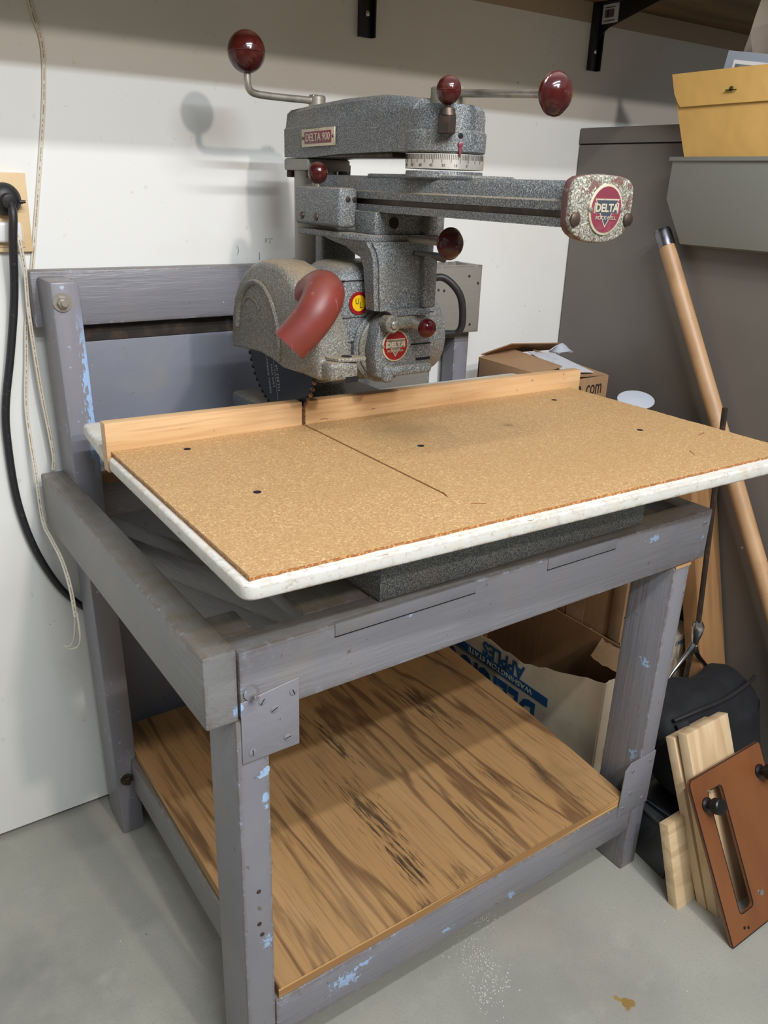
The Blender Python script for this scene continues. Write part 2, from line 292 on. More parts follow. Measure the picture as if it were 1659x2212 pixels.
# ---------------------------------------------------------------- geometry helpers
class G:
    def __init__(s): s.bm = bmesh.new()
    def add(s, b, T=None):
        if T is not None: bmesh.ops.transform(b, matrix=T, verts=b.verts)
        me = bpy.data.meshes.new('t'); b.to_mesh(me); b.free(); s.bm.from_mesh(me); bpy.data.meshes.remove(me); return s
    def box(s, x0, x1, y0, y1, z0, z1, bev=.002, seg=2, T=None):
        b = bmesh.new(); bmesh.ops.create_cube(b, size=1)
        for v in b.verts:
            v.co = Vector(((x0 + x1) / 2 + v.co.x * (x1 - x0), (y0 + y1) / 2 + v.co.y * (y1 - y0), (z0 + z1) / 2 + v.co.z * (z1 - z0)))
        if bev: bmesh.ops.bevel(b, geom=b.edges[:], offset=min(bev, .45 * min(abs(x1 - x0), abs(y1 - y0), abs(z1 - z0))), segments=seg, affect='EDGES', profile=.5)
        return s.add(b, T)
    def prism(s, pts, a0, a1, ax='x', bev=0, seg=2, T=None):
        # pts: 2D outline; ax x: (y,z), y: (x,z), z: (x,y)
        b = bmesh.new()
        def P(p, a): return {'x': (a, p[0], p[1]), 'y': (p[0], a, p[1]), 'z': (p[0], p[1], a)}[ax]
        v0 = [b.verts.new(P(p, a0)) for p in pts]; v1 = [b.verts.new(P(p, a1)) for p in pts]
        f0 = b.faces.new(v0); f1 = b.faces.new(v1); n = len(pts)
        for i in range(n): b.faces.new((v0[i], v0[(i + 1) % n], v1[(i + 1) % n], v1[i]))
        bmesh.ops.recalc_face_normals(b, faces=b.faces)
        if bev: bmesh.ops.bevel(b, geom=list(set(f0.edges) | set(f1.edges)), offset=bev, segments=seg, affect='EDGES', profile=.5)
        return s.add(b, T)
    def cyl(s, p0, p1, r0, r1=None, n=32, bev=0):
        p0 = Vector(p0); p1 = Vector(p1); d = p1 - p0; L = d.length; r1 = r0 if r1 is None else r1
        prof = [(0, r0 - bev), (bev, r0), (L - bev, r1), (L, r1 - bev)] if bev else [(0, r0), (L, r1)]
        return s.lathe(prof, p0, d, n)
    def lathe(s, prof, p0, d, n=32, cap=True, sx=1, sy=1):
        p0 = Vector(p0); q = Vector(d).to_track_quat('Z', 'Y').to_matrix().to_4x4(); T = Matrix.Translation(p0) @ q
        b = bmesh.new(); rings = []
        for (h, r) in prof:
            if r <= 1e-6: rings.append([b.verts.new((0, 0, h))])
            else: rings.append([b.verts.new((r * sx * math.cos(2 * PI * i / n), r * sy * math.sin(2 * PI * i / n), h)) for i in range(n)])
        for a, c in zip(rings, rings[1:]):
            for i in range(n):
                j = (i + 1) % n
                if len(a) == 1 and len(c) == 1: continue
                if len(a) == 1: b.faces.new((a[0], c[j], c[i]))
                elif len(c) == 1: b.faces.new((a[i], a[j], c[0]))
                else: b.faces.new((a[i], a[j], c[j], c[i]))
        if cap:
            if len(rings[0]) > 1: b.faces.new(rings[0][::-1])
            if len(rings[-1]) > 1: b.faces.new(rings[-1])
        bmesh.ops.recalc_face_normals(b, faces=b.faces)
        return s.add(b, T)
    def tube(s, pts, r, n=12, cap=True, smooth=6, flat=1.0):
        P = [Vector(p) for p in pts]
        if smooth and len(P) > 2:
            Q = []
            for i in range(len(P) - 1):
                a, b_, c, d = P[max(i - 1, 0)], P[i], P[i + 1], P[min(i + 2, len(P) - 1)]
                for k in range(smooth):
                    t = k / smooth
                    Q.append(.5 * ((2 * b_) + (-a + c) * t + (2 * a - 5 * b_ + 4 * c - d) * t * t + (-a + 3 * b_ - 3 * c + d) * t ** 3))
            Q.append(P[-1]); P = Q
        R = r if callable(r) else (lambda t: r)
        b = bmesh.new(); rings = []; N = len(P); up = None
        for i, p in enumerate(P):
            d = (P[min(i + 1, N - 1)] - P[max(i - 1, 0)]).normalized()
            if up is None: up = d.orthogonal().normalized()
            up = (up - d * up.dot(d)).normalized(); sd = d.cross(up); rad = R(i / (N - 1))
            rings.append([b.verts.new(p + up * math.cos(2 * PI * k / n) * rad * flat + sd * math.sin(2 * PI * k / n) * rad) for k in range(n)])
        for a, c in zip(rings, rings[1:]):
            for k in range(n): b.faces.new((a[k], a[(k + 1) % n], c[(k + 1) % n], c[k]))
        if cap: b.faces.new(rings[0][::-1]); b.faces.new(rings[-1])
        bmesh.ops.recalc_face_normals(b, faces=b.faces)
        return s.add(b)
    def ball(s, c, r, d=(0, 0, 1), sq=1.0, point=0.0, seam=True, n=32):
        # turned knob: two halves with a raised seam; d is the axis through its poles
        prof = []
        for i in range(25):
            a = -PI / 2 + PI * i / 24
            rad = r * math.cos(a); h = r * sq * math.sin(a)
            if point: h += math.copysign(r * point * max(0, abs(math.sin(a)) - .8) / .2, math.sin(a))
            prof.append((h, max(rad, 0)))
        if seam:
            k = 12; prof[k:k + 1] = [(-.035 * r, r * 1.0), (-.02 * r, r * 1.025), (.02 * r, r * 1.025), (.035 * r, r * 1.0)]
        return s.lathe(prof, c, d, n, cap=False)
    def sheet(s, rows, th=.002):
        # grid of points (rows of Vectors) thickened along normals
        b = bmesh.new(); V = [[b.verts.new(p) for p in r] for r in rows]
        for i in range(len(V) - 1):
            for j in range(len(V[0]) - 1): b.faces.new((V[i][j], V[i][j + 1], V[i + 1][j + 1], V[i + 1][j]))
        bmesh.ops.recalc_face_normals(b, faces=b.faces)
        if th: bmesh.ops.solidify(b, geom=b.faces[:], thickness=th)
        return s.add(b)
    def quad(s, pts):
        b = bmesh.new(); b.faces.new([b.verts.new(p) for p in pts]); return s.add(b)
ORG = {}
def O(name, g, mat, parent=None, label=None, cat=None, group=None, kind=None, ang=35, base=None):
    bm = g.bm if isinstance(g, G) else g
    vs = [v.co for v in bm.verts]
    lo = Vector([min(v[i] for v in vs) for i in range(3)]); hi = Vector([max(v[i] for v in vs) for i in range(3)])
    org = Vector(base) if base else (Vector(((lo.x + hi.x) / 2, (lo.y + hi.y) / 2, lo.z)) if parent is None else (lo + hi) / 2)
    bmesh.ops.translate(bm, vec=-org, verts=bm.verts)
    me = bpy.data.meshes.new(name); bm.to_mesh(me); bm.free()
    for p in me.polygons: p.use_smooth = True
    me.set_sharp_from_angle(angle=math.radians(ang))
    if isinstance(mat, (list, tuple)):
        for q in mat: me.materials.append(q)
    else: me.materials.append(mat)
    o = bpy.data.objects.new(name, me); C.objects.link(o); ORG[o.name] = org
    if parent: o.parent = parent; o.location = org - ORG[parent.name]
    else: o.location = org
    if label: o['label'] = label
    if cat: o['category'] = cat
    if group: o['group'] = group
    if kind: o['kind'] = kind
    return o
def thing(name, loc, label, cat, group=None):
    o = bpy.data.objects.new(name, None); C.objects.link(o); o.location = loc; o.empty_display_size = .05
    ORG[o.name] = Vector(loc); o['label'] = label; o['category'] = cat
    if group: o['group'] = group
    return o
def frame(o, x, z):
    # matrix whose local x,y lie along given directions at origin o (z = out of the plane)
    x = Vector(x).normalized(); y = Vector(z); n = x.cross(y).normalized(); y = n.cross(x)
    return Matrix(((x.x, y.x, n.x, o[0]), (x.y, y.y, n.y, o[1]), (x.z, y.z, n.z, o[2]), (0, 0, 0, 1)))
def text(body, size, T, ext=.0003, sx=1.0, off=0.0, align='CENTER'):
    cu = bpy.data.curves.new('txt', 'FONT'); cu.body = body; cu.size = size; cu.extrude = ext; cu.align_x = align; cu.align_y = 'CENTER'; cu.offset = off
    cu.resolution_u = 3
    ob = bpy.data.objects.new('txt', cu); C.objects.link(ob)
    dg = bpy.context.evaluated_depsgraph_get(); me = bpy.data.meshes.new_from_object(ob.evaluated_get(dg))
    b = bmesh.new(); b.from_mesh(me); bpy.data.objects.remove(ob); bpy.data.curves.remove(cu); bpy.data.meshes.remove(me)
    bmesh.ops.transform(b, matrix=T @ Matrix.Diagonal((sx, 1, 1, 1)), verts=b.verts)
    g = G(); g.add(b); return g
def local(T, fn):
    g = G(); fn(g); bmesh.ops.transform(g.bm, matrix=T, verts=g.bm.verts); return g
def rough_edges(bm, amp, sc=30):
    for v in bm.verts: v.co += noise.noise_vector(v.co * sc) * amp
    return bm

# ================================================================ SETTING
g = G(); g.box(-1.6, 2.6, -2.6, 1.46, -.05, 0, 0); O('floor', g, M['floor'], kind='structure')
g = G(); g.box(-1.6, 2.6, 1.4375, 1.56, .012, 2.6, 0); O('wall_back', g, M['wall'], kind='structure')
g = G(); g.box(-1.6, 2.6, 1.452, 1.56, -.01, .02, 0); O('dark_gap_back', g, M['black_hole'], kind='structure')  # near-black strip set in the gap below the wall, drawing its dark line
g = G(); g.box(2.6, 2.7, -2.6, 1.56, 0, 2.6, 0); O('wall_right', g, M['wall_far'], kind='structure')
g = G(); g.box(-1.7, -1.6, -2.6, 1.56, 0, 2.6, 0); O('unseen_wall_left', g, M['wall_far'], kind='structure')  # out-of-view wall added so world light comes only from above
g = G(); g.box(-1.7, 2.7, -2.7, -2.6, 0, 2.6, 0); O('unseen_wall_front', g, M['wall_far'], kind='structure')  # also added out of view, to cut low ambient light

wallo = bpy.data.objects['wall_back']
for body, x_, z_, sz in (("8'2\"", .735, 1.113, .011), (')', .672, 1.098, .018), ('I', .715, 1.085, .02)):
    O('pencil_mark', text(body, sz, Matrix(((1, 0, 0, x_), (0, 0, -1, 1.4374), (0, 1, 0, z_), (0, 0, 0, 1))), .00005), Mat('pencil', (150, 146, 140), .6).done(), wallo)
# ================================================================ WORKBENCH
wb = thing('workbench', (.74, 1.06, 0), 'grey painted lumber workbench with an open plywood lower shelf, carrying the radial arm saw', 'workbench')
def part(name, g, mat, parent=wb, **k): return O(name, g, mat, parent, **k)
# front rail with two let-in strips
fr = part('front_rail', G().box(.320, 1.174, .717, .757, .650, .738, .003), M['grey'])
for a, b_ in ((.443, .660), (.793, .936)):
    part('inlay_strip', G().box(a, b_, .7155, .722, .722, .7385, .0006), M['gusset'], fr)
    part('joint_line', G().box(a, b_, .7160, .7175, .7205, .7218, 0), M['black_hole'], fr)
part('side_rail', G().box(.278, .318, .717, 1.405, .650, .744, .0035), M['grey_y'])
part('side_rail', G().box(1.134, 1.174, .7575, 1.402, .650, .7375, .003), M['grey_y'])
# corner gussets, let flush into the rail
part('corner_gusset', G().prism([(.3195, .590), (.394, .590), (.394, .6835), (.3195, .674)], .7150, .7174, 'y', .0008), M['gusset'])
part('corner_gusset', G().prism([(1.056, .150), (1.139, .150), (1.139, .268), (1.072, .266), (1.058, .252)], .7150, .7174, 'y', .0008), M['gusset'])
# legs
part('leg', G().box(.3135, .355, .7175, .800, 0, .648, .003), M['grey_z'])
part('leg', G().box(1.0985, 1.1395, .7175, .800, 0, .648, .003), M['grey_z'])
part('leg_cap', G().box(.319, .359, .758, .812, .66, .7375, .003), M['grey_y'])
p = G(); p.box(.309, .352, 1.320, 1.402, 0, 1.066, .004)
for v in p.bm.verts: v.co.x += (1.07 - v.co.z) * .018 * (1 if v.co.z < .5 else 1)
post = part('rear_post', p, M['grey_flaked'], label='rear post with paint flaked to light blue')
part('rear_post', G().box(1.150, 1.190, 1.380, 1.420, 0, .925, .003), M['grey_z'])
# rear boards
part('back_board', G().box(.300, 1.035, 1.4025, 1.436, .986, 1.074, .003), M['grey'])
part('back_box', G().prism([(1.0, .930), (1.190, .928), (1.190, 1.0665), (1.0, 1.0665)], 1.352, 1.366, 'y', .0015), M['grey_light'], label='pale grey board box at the right end of the rear board')
bx = G(); bx.box(1.0, 1.014, 1.367, 1.436, .93, 1.0665, .001); bx.box(1.176, 1.19, 1.367, 1.436, .93, 1.0665, .001); bx.box(1.0, 1.19, 1.422, 1.436, .93, 1.0665, .001)
part('back_box_side', bx, M['grey_light'])
part('back_panel', G().box(.356, 1.12, 1.424, 1.436, .12, .955, .001), M['panel'])
part('gap_strip', G().box(.356, 1.12, 1.4235, 1.436, .9555, 1.0, .001), M['dark_strip'])  # dark brown strip filling the gap between back board and panel
part('rear_rail', G().box(.356, 1.148, 1.382, 1.4235, .652, .735, .003), M['grey'])
part('rear_ledge', G().box(.356, 1.148, 1.360, 1.381, .722, .740, .002), M['card_dark'])
part('switch_plate_board', G().box(.853, 1.06, 1.350, 1.366, .70, .935, .002), M['grey_light'], label='pale grey board behind the saw motor')
# cross boards carrying the saw base, and the canted brace
part('cross_board', G().box(.425, .520, .7575, 1.380, .716, .7375, .002), M['grey_y'])
part('cross_board', G().box(.985, 1.080, .7575, 1.380, .716, .7375, .002), M['grey_y'])
br = G(); d = Vector((.13, -.34, 0)).normalized(); T = frame((.352, 1.262, .70), d, (0, 0, 1))
br.box(0, .50, -.045, 0, 0, .038, .002, T=T); part('brace_board', br, M['grey_y'])
br = G(); br.box(-.0015, .0005, -.044, -.001, .001, .037, 0, T=T); part('brace_end_grain', br, M['endgrain'])
br = G(); br.box(.0, .40, -.115, -.047, .010, .028, .002, T=T); part('brace_board', br, M['grey_y'])
# lower shelf frame
part('shelf_rail', G().box(.3555, 1.0975, .7172, .757, .098, .1725, .003), M['grey'])
part('shelf_rail', G().box(.3565, .3925, .8, 1.40, .100, .1725, .003), M['grey_y'])
part('shelf_rail', G().box(1.060, 1.0965, .8, 1.40, .100, .1725, .003), M['grey_y'])
sh = G(); pts = [(.357, .801), (.361, .7185), (1.069, .7185), (1.0975, .80), (1.125, 1.40), (.372, 1.40)]
pts = [(.361, .7195), (1.071, .7195), (1.1, 1.0), (1.128, 1.40), (.368, 1.40), (.362, .95)]
sh.prism(pts, .190, .1932, 'z')
shelf = part('shelf_panel', sh, M['ply'])
part('panel_edge', G().prism(pts, .1735, .1899, 'z'), M['ply_edge'], shelf)
# fastenings
def bolt(c, d, r=.011, n=6, parent=wb, nut=True, mat='dark_steel'):
    c = Vector(c); d = Vector(d).normalized(); g = G()
    g.cyl(c, c + d * .002, r * 1.35, n=24)
    if nut: g.cyl(c + d * .002, c + d * .009, r * .85, n=n, bev=.0008)
    g.cyl(c + d * .009, c + d * .015, r * .45, n=16)
    return part('bolt', g, M[mat], parent)
bolt((.3245, 1.3198, 1.036), (0, -1, 0), .0105, mat='steel')
bolt((.345, 1.3198, .13), (0, -1, 0), .009)
def screw(c, d=(0, -1, 0), r=.005, parent=wb, mat=None, h=.0012, slot=True):
    c = Vector(c); d = Vector(d).normalized(); g = G(); g.lathe([(0, r), (h * .6, r * .95), (h, r * .6), (h * 1.05, 0)], c, d, 20)
    o = part('screw', g, mat or M['gusset'], parent)
    if slot:
        q = d.to_track_quat('Z', 'Y').to_matrix().to_4x4() @ Matrix.Rotation(random.uniform(0, 3), 4, 'Z')
        g = G(); g.box(-r * .8, r * .8, -r * .12, r * .12, h * .98, h * 1.12, 0, T=Matrix.Translation(c) @ q); part('slot', g, M['black_hole'], o) if o.parent is wb else g.bm.free()
    return o
for x, z in ((.346, .668), (.361, .652), (.386, .667), (.378, .606), (.332, .603)): screw((x, .7148 if z < .67 else .7165, z))
for x, z in ((1.078, .247), (1.126, .251), (1.082, .196), (1.066, .168), (1.12, .168)): screw((x, .7148, z), r=.004)
for x, z in ((1.157, .716), (.345, .655)): screw((x, .7168, z), r=.005)
for x, z in ((1.04, 1.03), (1.155, 1.045), (1.18, 1.03), (1.165, .945), (1.075, 1.02), (1.09, 1.018), (1.07, .99)): screw((x, 1.3518, z), r=.0028, mat=M['dark_steel'], slot=False)
for x, z in ((.3345, .33), (.338, .31), (.335, .385)): screw((x, .7173, z), r=.003, mat=M['dark_steel'], slot=False)
# large old-paint chips (flat flakes of the earlier coat)
def chip(c, rx, rz, seed, y=None, n=18):
    random.seed(seed); pts = []
    for i in range(n):
        a = 2 * PI * i / n; k = random.uniform(.55, 1.05); pts.append((c[0] + rx * k * math.cos(a), c[1] + rz * k * math.sin(a)))
    return G().prism(pts, y - .0004, y + .0006, 'y')
pts = []
for i in range(40):
    a = 2 * PI * i / 40; q = 1 + .35 * noise.noise(Vector((math.cos(a) * 2, math.sin(a) * 2, 3))); pts.append((.3475 + .0085 * q * math.cos(a) + (.002 if math.sin(a) > 0 else -.001), .566 + .0062 * q * math.sin(a) + .25 * .0085 * math.cos(a)))
part('paint_chip', G().prism([(min(x, .3542), z) for x, z in pts], .7170, .7179, 'y'), M['blue_chip'], label='large light blue paint chip')
bolt((.333, .7165, .684), (0, -1, 0), .0070, nut=False, mat='grey')
part('raw_wood_edge', G().box(1.0995, 1.1385, .7160, .7180, .6450, .6498, .0004), M['fence'])

# ================================================================ RADIAL ARM SAW
saw = thing('radial_arm_saw', (.73, 1.02, .738), 'vintage grey hammered-finish radial arm saw with maroon ball handles, bolted on the grey bench', 'radial saw')
def sp(name, g, mat, parent=saw, **k): return O(name, g, mat, parent, **k)
XC = .73
# base casting
b = G(); b.prism([(.5175, .733), (1.0130, .733), (1.0130, .762), (.548, .762), (.548, 1.19), (.5175, 1.19)], .7385, .8430, 'z', .004)
b.box(.984, 1.013, .760, 1.19, .7385, .8430, .004); b.box(.5175, 1.013, 1.165, 1.31, .7385, .8305, .006); b.box(.600, .852, 1.20, 1.335, .825, .868, .01)
sp('base_casting', b, M['granite_dark'])
cb = G(); cb.lathe([(0, .062), (.02, .056), (.06, .050), (.064, .044)], (XC, 1.255, .8305), (0, 0, 1), 40); sp('column_socket', cb, M['granite_dark'])
sp('column', G().cyl((XC, 1.255, .85), (XC, 1.255, 1.2445), .0355, n=48), M['column'])
sp('column_flange', G().box(XC - .040, XC + .040, 1.213, 1.292, 1.2335, 1.252, .004), M['column'])
for dx, dy in ((-.03, -.032), (.03, -.032), (-.03, .03), (.03, .03)):
    sp('flange_bolt', G().cyl((XC + dx, 1.2535 + dy, 1.2235), (XC + dx, 1.2535 + dy, 1.2335), .0085, n=6, bev=.001), M['dark_steel'])
# upper arm: ridged casting tapering to the turret
ua = bmesh.new()
def ring(y, zt, zr, zb, wt, wr, wb_):
    return [ua.verts.new((XC + s * w_, y, z)) for s, w_, z in ((-1, wb_, zb), (-1, wr, zr), (-1, wt + .003, zr + .003), (-1, wt, zt - .006), (-1, wt - .007, zt), (1, wt - .007, zt), (1, wt, zt - .006), (1, wt + .003, zr + .003), (1, wr, zr), (1, wb_, zb))]
sec = [(1.294, 1.318, 1.293, 1.253, .028, .034, .034), (1.290, 1.323, 1.294, 1.253, .033, .039, .039), (1.22, 1.327, 1.296, 1.252, .033, .039, .039), (1.12, 1.331, 1.301, 1.257, .034, .039, .039),
       (1.02, 1.3305, 1.306, 1.259, .036, .040, .040), (.95, 1.324, 1.309, 1.259, .042, .047, .047), (.93, 1.320, 1.309, 1.259, .044, .048, .048)]
R = [ring(*q) for q in sec]
for a, c in zip(R, R[1:]):
    for i in range(10): ua.faces.new((a[i], a[(i + 1) % 10], c[(i + 1) % 10], c[i]))
ua.faces.new(R[0]); ua.faces.new(R[-1]); bmesh.ops.recalc_face_normals(ua, faces=ua.faces)
g = G(); g.add(ua)
g.lathe([(0, .050), (.002, .0525), (.024, .0525), (.027, .049), (.050, .048), (.056, .042)], (XC, .920, 1.2575), (0, 0, 1), 56)
g.box(XC - .040, XC + .040, .885, .96, 1.2575, 1.309, .008)
arm = sp('upper_arm', g, M['granite'])
g = G(); g.box(XC - .028, XC + .03, 1.0, 1.19, 1.2525, 1.2590, .001); sp('arm_recess', g, M['dark_steel'], arm)
# lift crank
g = G(); g.cyl((XC, 1.252, 1.324), (XC, 1.252, 1.344), .0135, n=28, bev=.002); g.box(XC - .012, XC + .002, 1.244, 1.260, 1.330, 1.345, .003)
crank = sp('lift_crank', g, M['steel'])
sp('crank_rod', G().tube([(XC - .008, 1.252, 1.3365), (.66, 1.250, 1.3365), (.625, 1.248, 1.3375), (.612, 1.247, 1.341), (.607, 1.246, 1.351), (.607, 1.246, 1.37)], .0053, 16), M['steel'], crank)
sp('ball_handle', G().ball((.6065, 1.246, 1.392), .0275, (0, 0, 1), 1.06), M['knob'], crank)
# name plate on the arm side
xs = XC - .0402
T = frame((xs - .0012, 1.177, 1.2805), (0, -1, .02), (0, 0, 1))
pl = sp('name_plate', local(T, lambda q: q.box(-.0495, .0495, -.0125, .0125, 0, .0014, .0015)), M['badge_metal'], arm)
# plate lies on the arm side: thin boxes with print
sp('plate_field', local(T, lambda q: q.box(-.040, .040, -.0085, .0085, .0012, .0018, .0005)), M['maroon_print'], arm)
sp('plate_lettering', text('DELTA 900', .0155, T @ Matrix.Translation((0, 0, .0019)), .0002, .98), M['badge_metal'], arm)
for sx_ in (-.0445, .0445):
    g = G(); g.lathe([(0, .0022), (.0012, .0018), (.0016, 0)], T @ Vector((sx_, 0, .0013)), T.to_3x3() @ Vector((0, 0, 1)), 14); sp('drive_pin', g, M['dark_steel'], arm)
# turret top: arm clamp
g = G(); g.lathe([(0, .025), (.0035, .0225), (.024, .0225), (.026, .020)], (XC, .920, 1.310), (0, 0, 1), 40); cl = sp('arm_clamp_hub', g, M['column'])
g = G(); g.cyl((XC + .002, .922, 1.336), (XC + .002, .922, 1.3415), .012, n=28)
sp('slotted_screw', g, M['dark_steel'], cl)
sp('clamp_rod', G().tube([(XC + .002, .905, 1.328), (XC, .75, 1.3185)], .0048, 16, smooth=0), M['steel'], cl)
sp('ball_handle', G().ball((XC, .734, 1.3172), .0215, (.0, -.08, 1), 1.0, .18), M['knob'], cl) if False else None
g = G()
kb = []
for i in range(25):
    a = -PI / 2 + PI * i / 24; kb.append((.0165 * math.sin(a), .0215 * math.cos(a) ** 1.05 if abs(math.cos(a)) > 1e-6 else 0))
kb[0] = (-.0185, 0); kb[24] = (.0185, 0)
kb[12:13] = [(-.0018, .0218), (-.0012, .0232), (.0012, .0232), (.0018, .0218)]
g.lathe(kb, (XC, .7295, 1.3175), (0, 1, .06), 40, cap=False); sp('ball_handle', g, M['knob'], cl)
# index latch: hex body, stem and small ball
g = G(); g.cyl((.6935, .8735, 1.2785), (.6935, .8735, 1.299), .0118, n=6, bev=.0008); g.lathe([(0, .0108), (.008, .0085), (.0095, .005)], (.6935, .8735, 1.299), (0, 0, 1), 24)
ix = sp('index_latch', g, M['dark_steel']); sp('latch_stem', G().cyl((.6935, .8735, 1.305), (.6935, .8735, 1.315), .0035, n=14), M['dark_steel'], ix)
sp('ball_handle', G().ball((.6935, .8735, 1.3265), .0152, (0, 0, 1), 1.08), M['knob'], ix)
# mitre scale
sc = sp('mitre_scale', G().lathe([(0, .0515), (.018, .0515)], (XC, .920, 1.2385), (0, 0, 1), 72), M['scale'])
g = G()
for i in range(60):
    a = math.radians(150 + i * 2.6); L = .010 if i % 5 == 0 else .006
    c = Vector((XC + .0516 * math.cos(a), .92 + .0516 * math.sin(a), 1.2555 - L / 2)); T = Matrix.Translation(c) @ Matrix.Rotation(a, 4, 'Z')
    g.box(-.0002, .0003, -.00022, .00022, -L / 2, L / 2, 0, T=T)
sp('scale_marks', g, M['brown_ink'], sc, kind='stuff')
g = G()
for i, t in enumerate(['90', '75', '60', '45', '30', '15', '0']):
    a = math.radians(160 + i * 17.5); T = Matrix.Translation((XC + .0517 * math.cos(a), .92 + .0517 * math.sin(a), 1.2425)) @ Matrix.Rotation(a + PI / 2, 4, 'Z') @ Matrix.Rotation(PI / 2, 4, 'X')
    q = text(t, .0048, T, .0001); me = bpy.data.meshes.new('t'); q.bm.to_mesh(me); g.bm.from_mesh(me); bpy.data.meshes.remove(me)
sp('scale_numbers', g, M['brown_ink'], sc)
def radial(a, r, z): return (XC + r * math.cos(math.radians(a)), .92 + r * math.sin(math.radians(a)), z)
g = G(); g.prism([(-.003, 0), (.003, 0), (.0018, -.009), (0, -.016), (-.0018, -.009)], 0, .0015, 'z', T=Matrix.Translation(radial(252, .0530, 1.268)) @ Matrix.Rotation(math.radians(252) + PI / 2, 4, 'Z') @ Matrix.Rotation(PI / 2, 4, 'X'))
g.lathe([(0, .0035), (.002, .003), (.003, 0)], radial(252, .0528, 1.267), (math.cos(math.radians(252)), math.sin(math.radians(252)), 0), 16)
sp('mitre_pointer', g, M['maroon_print'], sc)
g = G(); g.lathe([(0, .0035), (.0006, .0025)], radial(252, .0524, 1.277), (math.cos(math.radians(252)), math.sin(math.radians(252)), 0), 16); sp('set_screw_hole', g, M['black_hole'], arm)
# track arm
def prof_arm(y):
    L = [(-.0425, 1.1815), (-.0435, 1.1905), (-.034, 1.1915), (-.034, 1.1975), (-.0435, 1.1985), (-.0445, 1.2075), (-.040, 1.2095), (-.038, 1.222), (-.033, 1.2285)]
    pts = L + [(-x, z) for x, z in L[::-1]]
    return [(XC + x, z) for x, z in pts]
g = G(); g.prism(prof_arm(0), .655, 1.20, 'y', 0)
g.lathe([(0, .0515), (.0075, .0505)], (XC, .920, 1.2285), (0, 0, 1), 56)
g.box(XC - .036, XC + .036, .82, 1.05, 1.226, 1.2315, .003)
track = sp('track_arm', g, M['granite'])
sp('track_groove', G().box(XC - .0365, XC - .0343, .656, 1.19, 1.1912, 1.1978, 0), M['dark_steel'], track)
# end cap with its round badge
def capo(e, k=0):
    o = [(.0475 * math.sin(math.radians(a)), 1.192 - .0250 * math.cos(math.radians(a)) ** .8) for a in (-88, -78, -66, -54, -42, -30, -18, -6, 6, 18, 30, 42, 54, 66, 78, 88)]
    o += [(.0485, 1.205), (.0485, 1.215), (.0470, 1.2230), (.0435, 1.2285), (.0375, 1.2315), (.025, 1.2338), (0, 1.2350), (-.025, 1.2338), (-.0375, 1.2315), (-.0435, 1.2285), (-.0470, 1.2230), (-.0485, 1.215), (-.0485, 1.205)]
    return [(XC + x * (1 + e), 1.201 + (z - 1.201) * (1 + e)) for x, z in o]
cap = sp('end_cap', G().prism(capo(.015), .6425, .6545, 'y', .0025), M['cap'])
sp('cap_rim', G().prism(capo(.035), .6465, .6555, 'y', .001), M['cap_rim'], cap)
def badge(c, r, parent, field, inner, letters=True, sy=1.0):
    T = frame(c, (1, 0, 0), (0, 0, 1))
    # local z = x cross y = -Y world, i.e. out towards the viewer
    bd = sp('badge', local(T, lambda q: q.lathe([(0, r), (.0012, r), (.0016, r * .97)], (0, 0, 0), (0, 0, 1), 56, sy=sy)), M['badge_metal'], parent)
    sp('badge_field', local(T, lambda q: q.lathe([(0, r * .90), (.0019, r * .90)], (0, 0, 0), (0, 0, 1), 56, sy=sy)), field, bd)
    s_ = r / .027
    def outline(q, e, z0, z1):
        P = [(-.0185, .0095), (.0185, .0095), (.0155, .0055), (.0185, .0055), (.0185, -.0045), (.0095, -.0045), (0, -.0185), (-.0095, -.0045), (-.0185, -.0045), (-.0185, .0055), (-.0155, .0055)]
        P = [(x * s_ * e, (y + .002) * s_ * e - .001 * s_) for x, y in P]; q.prism(P, z0, z1, 'z')
    sp('badge_shield', local(T, lambda q: outline(q, 1.08, .0019, .0021)), M['badge_metal'], bd)
    sp('shield_field', local(T, lambda q: outline(q, .95, .0021, .0023)), inner, bd)
    sp('badge_lettering', text('DELTA', .0118 * s_, T @ Matrix.Translation((0, .0015 * s_, .0024)), .0002, 1.05, .0004), M['badge_metal'], bd)
    sp('badge_lettering', text('ROCKWELL', .0058 * s_, T @ Matrix.Translation((0, -.0088 * s_, .0024)), .0002, 1.1), M['badge_metal'], bd)
    for q_ in (-1, 1):
        g = G(); g.lathe([(0, .0028 * s_), (.0016, .0022 * s_), (.0022, 0)], T @ Vector((q_ * r * .93, 0, .0015)), (0, -1, 0), 14); sp('drive_pin', g, M['steel'], bd)
badge((.7345, .6422, 1.2005), .0262, cap, M['maroon_print'], M['navy'])
for x_ in (-.041, .043):
    g = G(); g.lathe([(0, .0072), (.002, .007), (.0035, .0045), (.004, 0)], (XC + x_, .6422, 1.1905), (0, -1, 0), 24); s0 = sp('cap_screw', g, M['dark_steel'], cap)
    sp('slot', G().box(XC + x_ - .006, XC + x_ + .006, .6380, .6386, 1.1899, 1.1911, 0, T=Matrix.Translation((XC + x_, 0, 1.1905)) @ Matrix.Rotation(.7, 4, 'Y') @ Matrix.Translation((-XC - x_, 0, -1.1905))), M['black_hole'], s0) if False else None
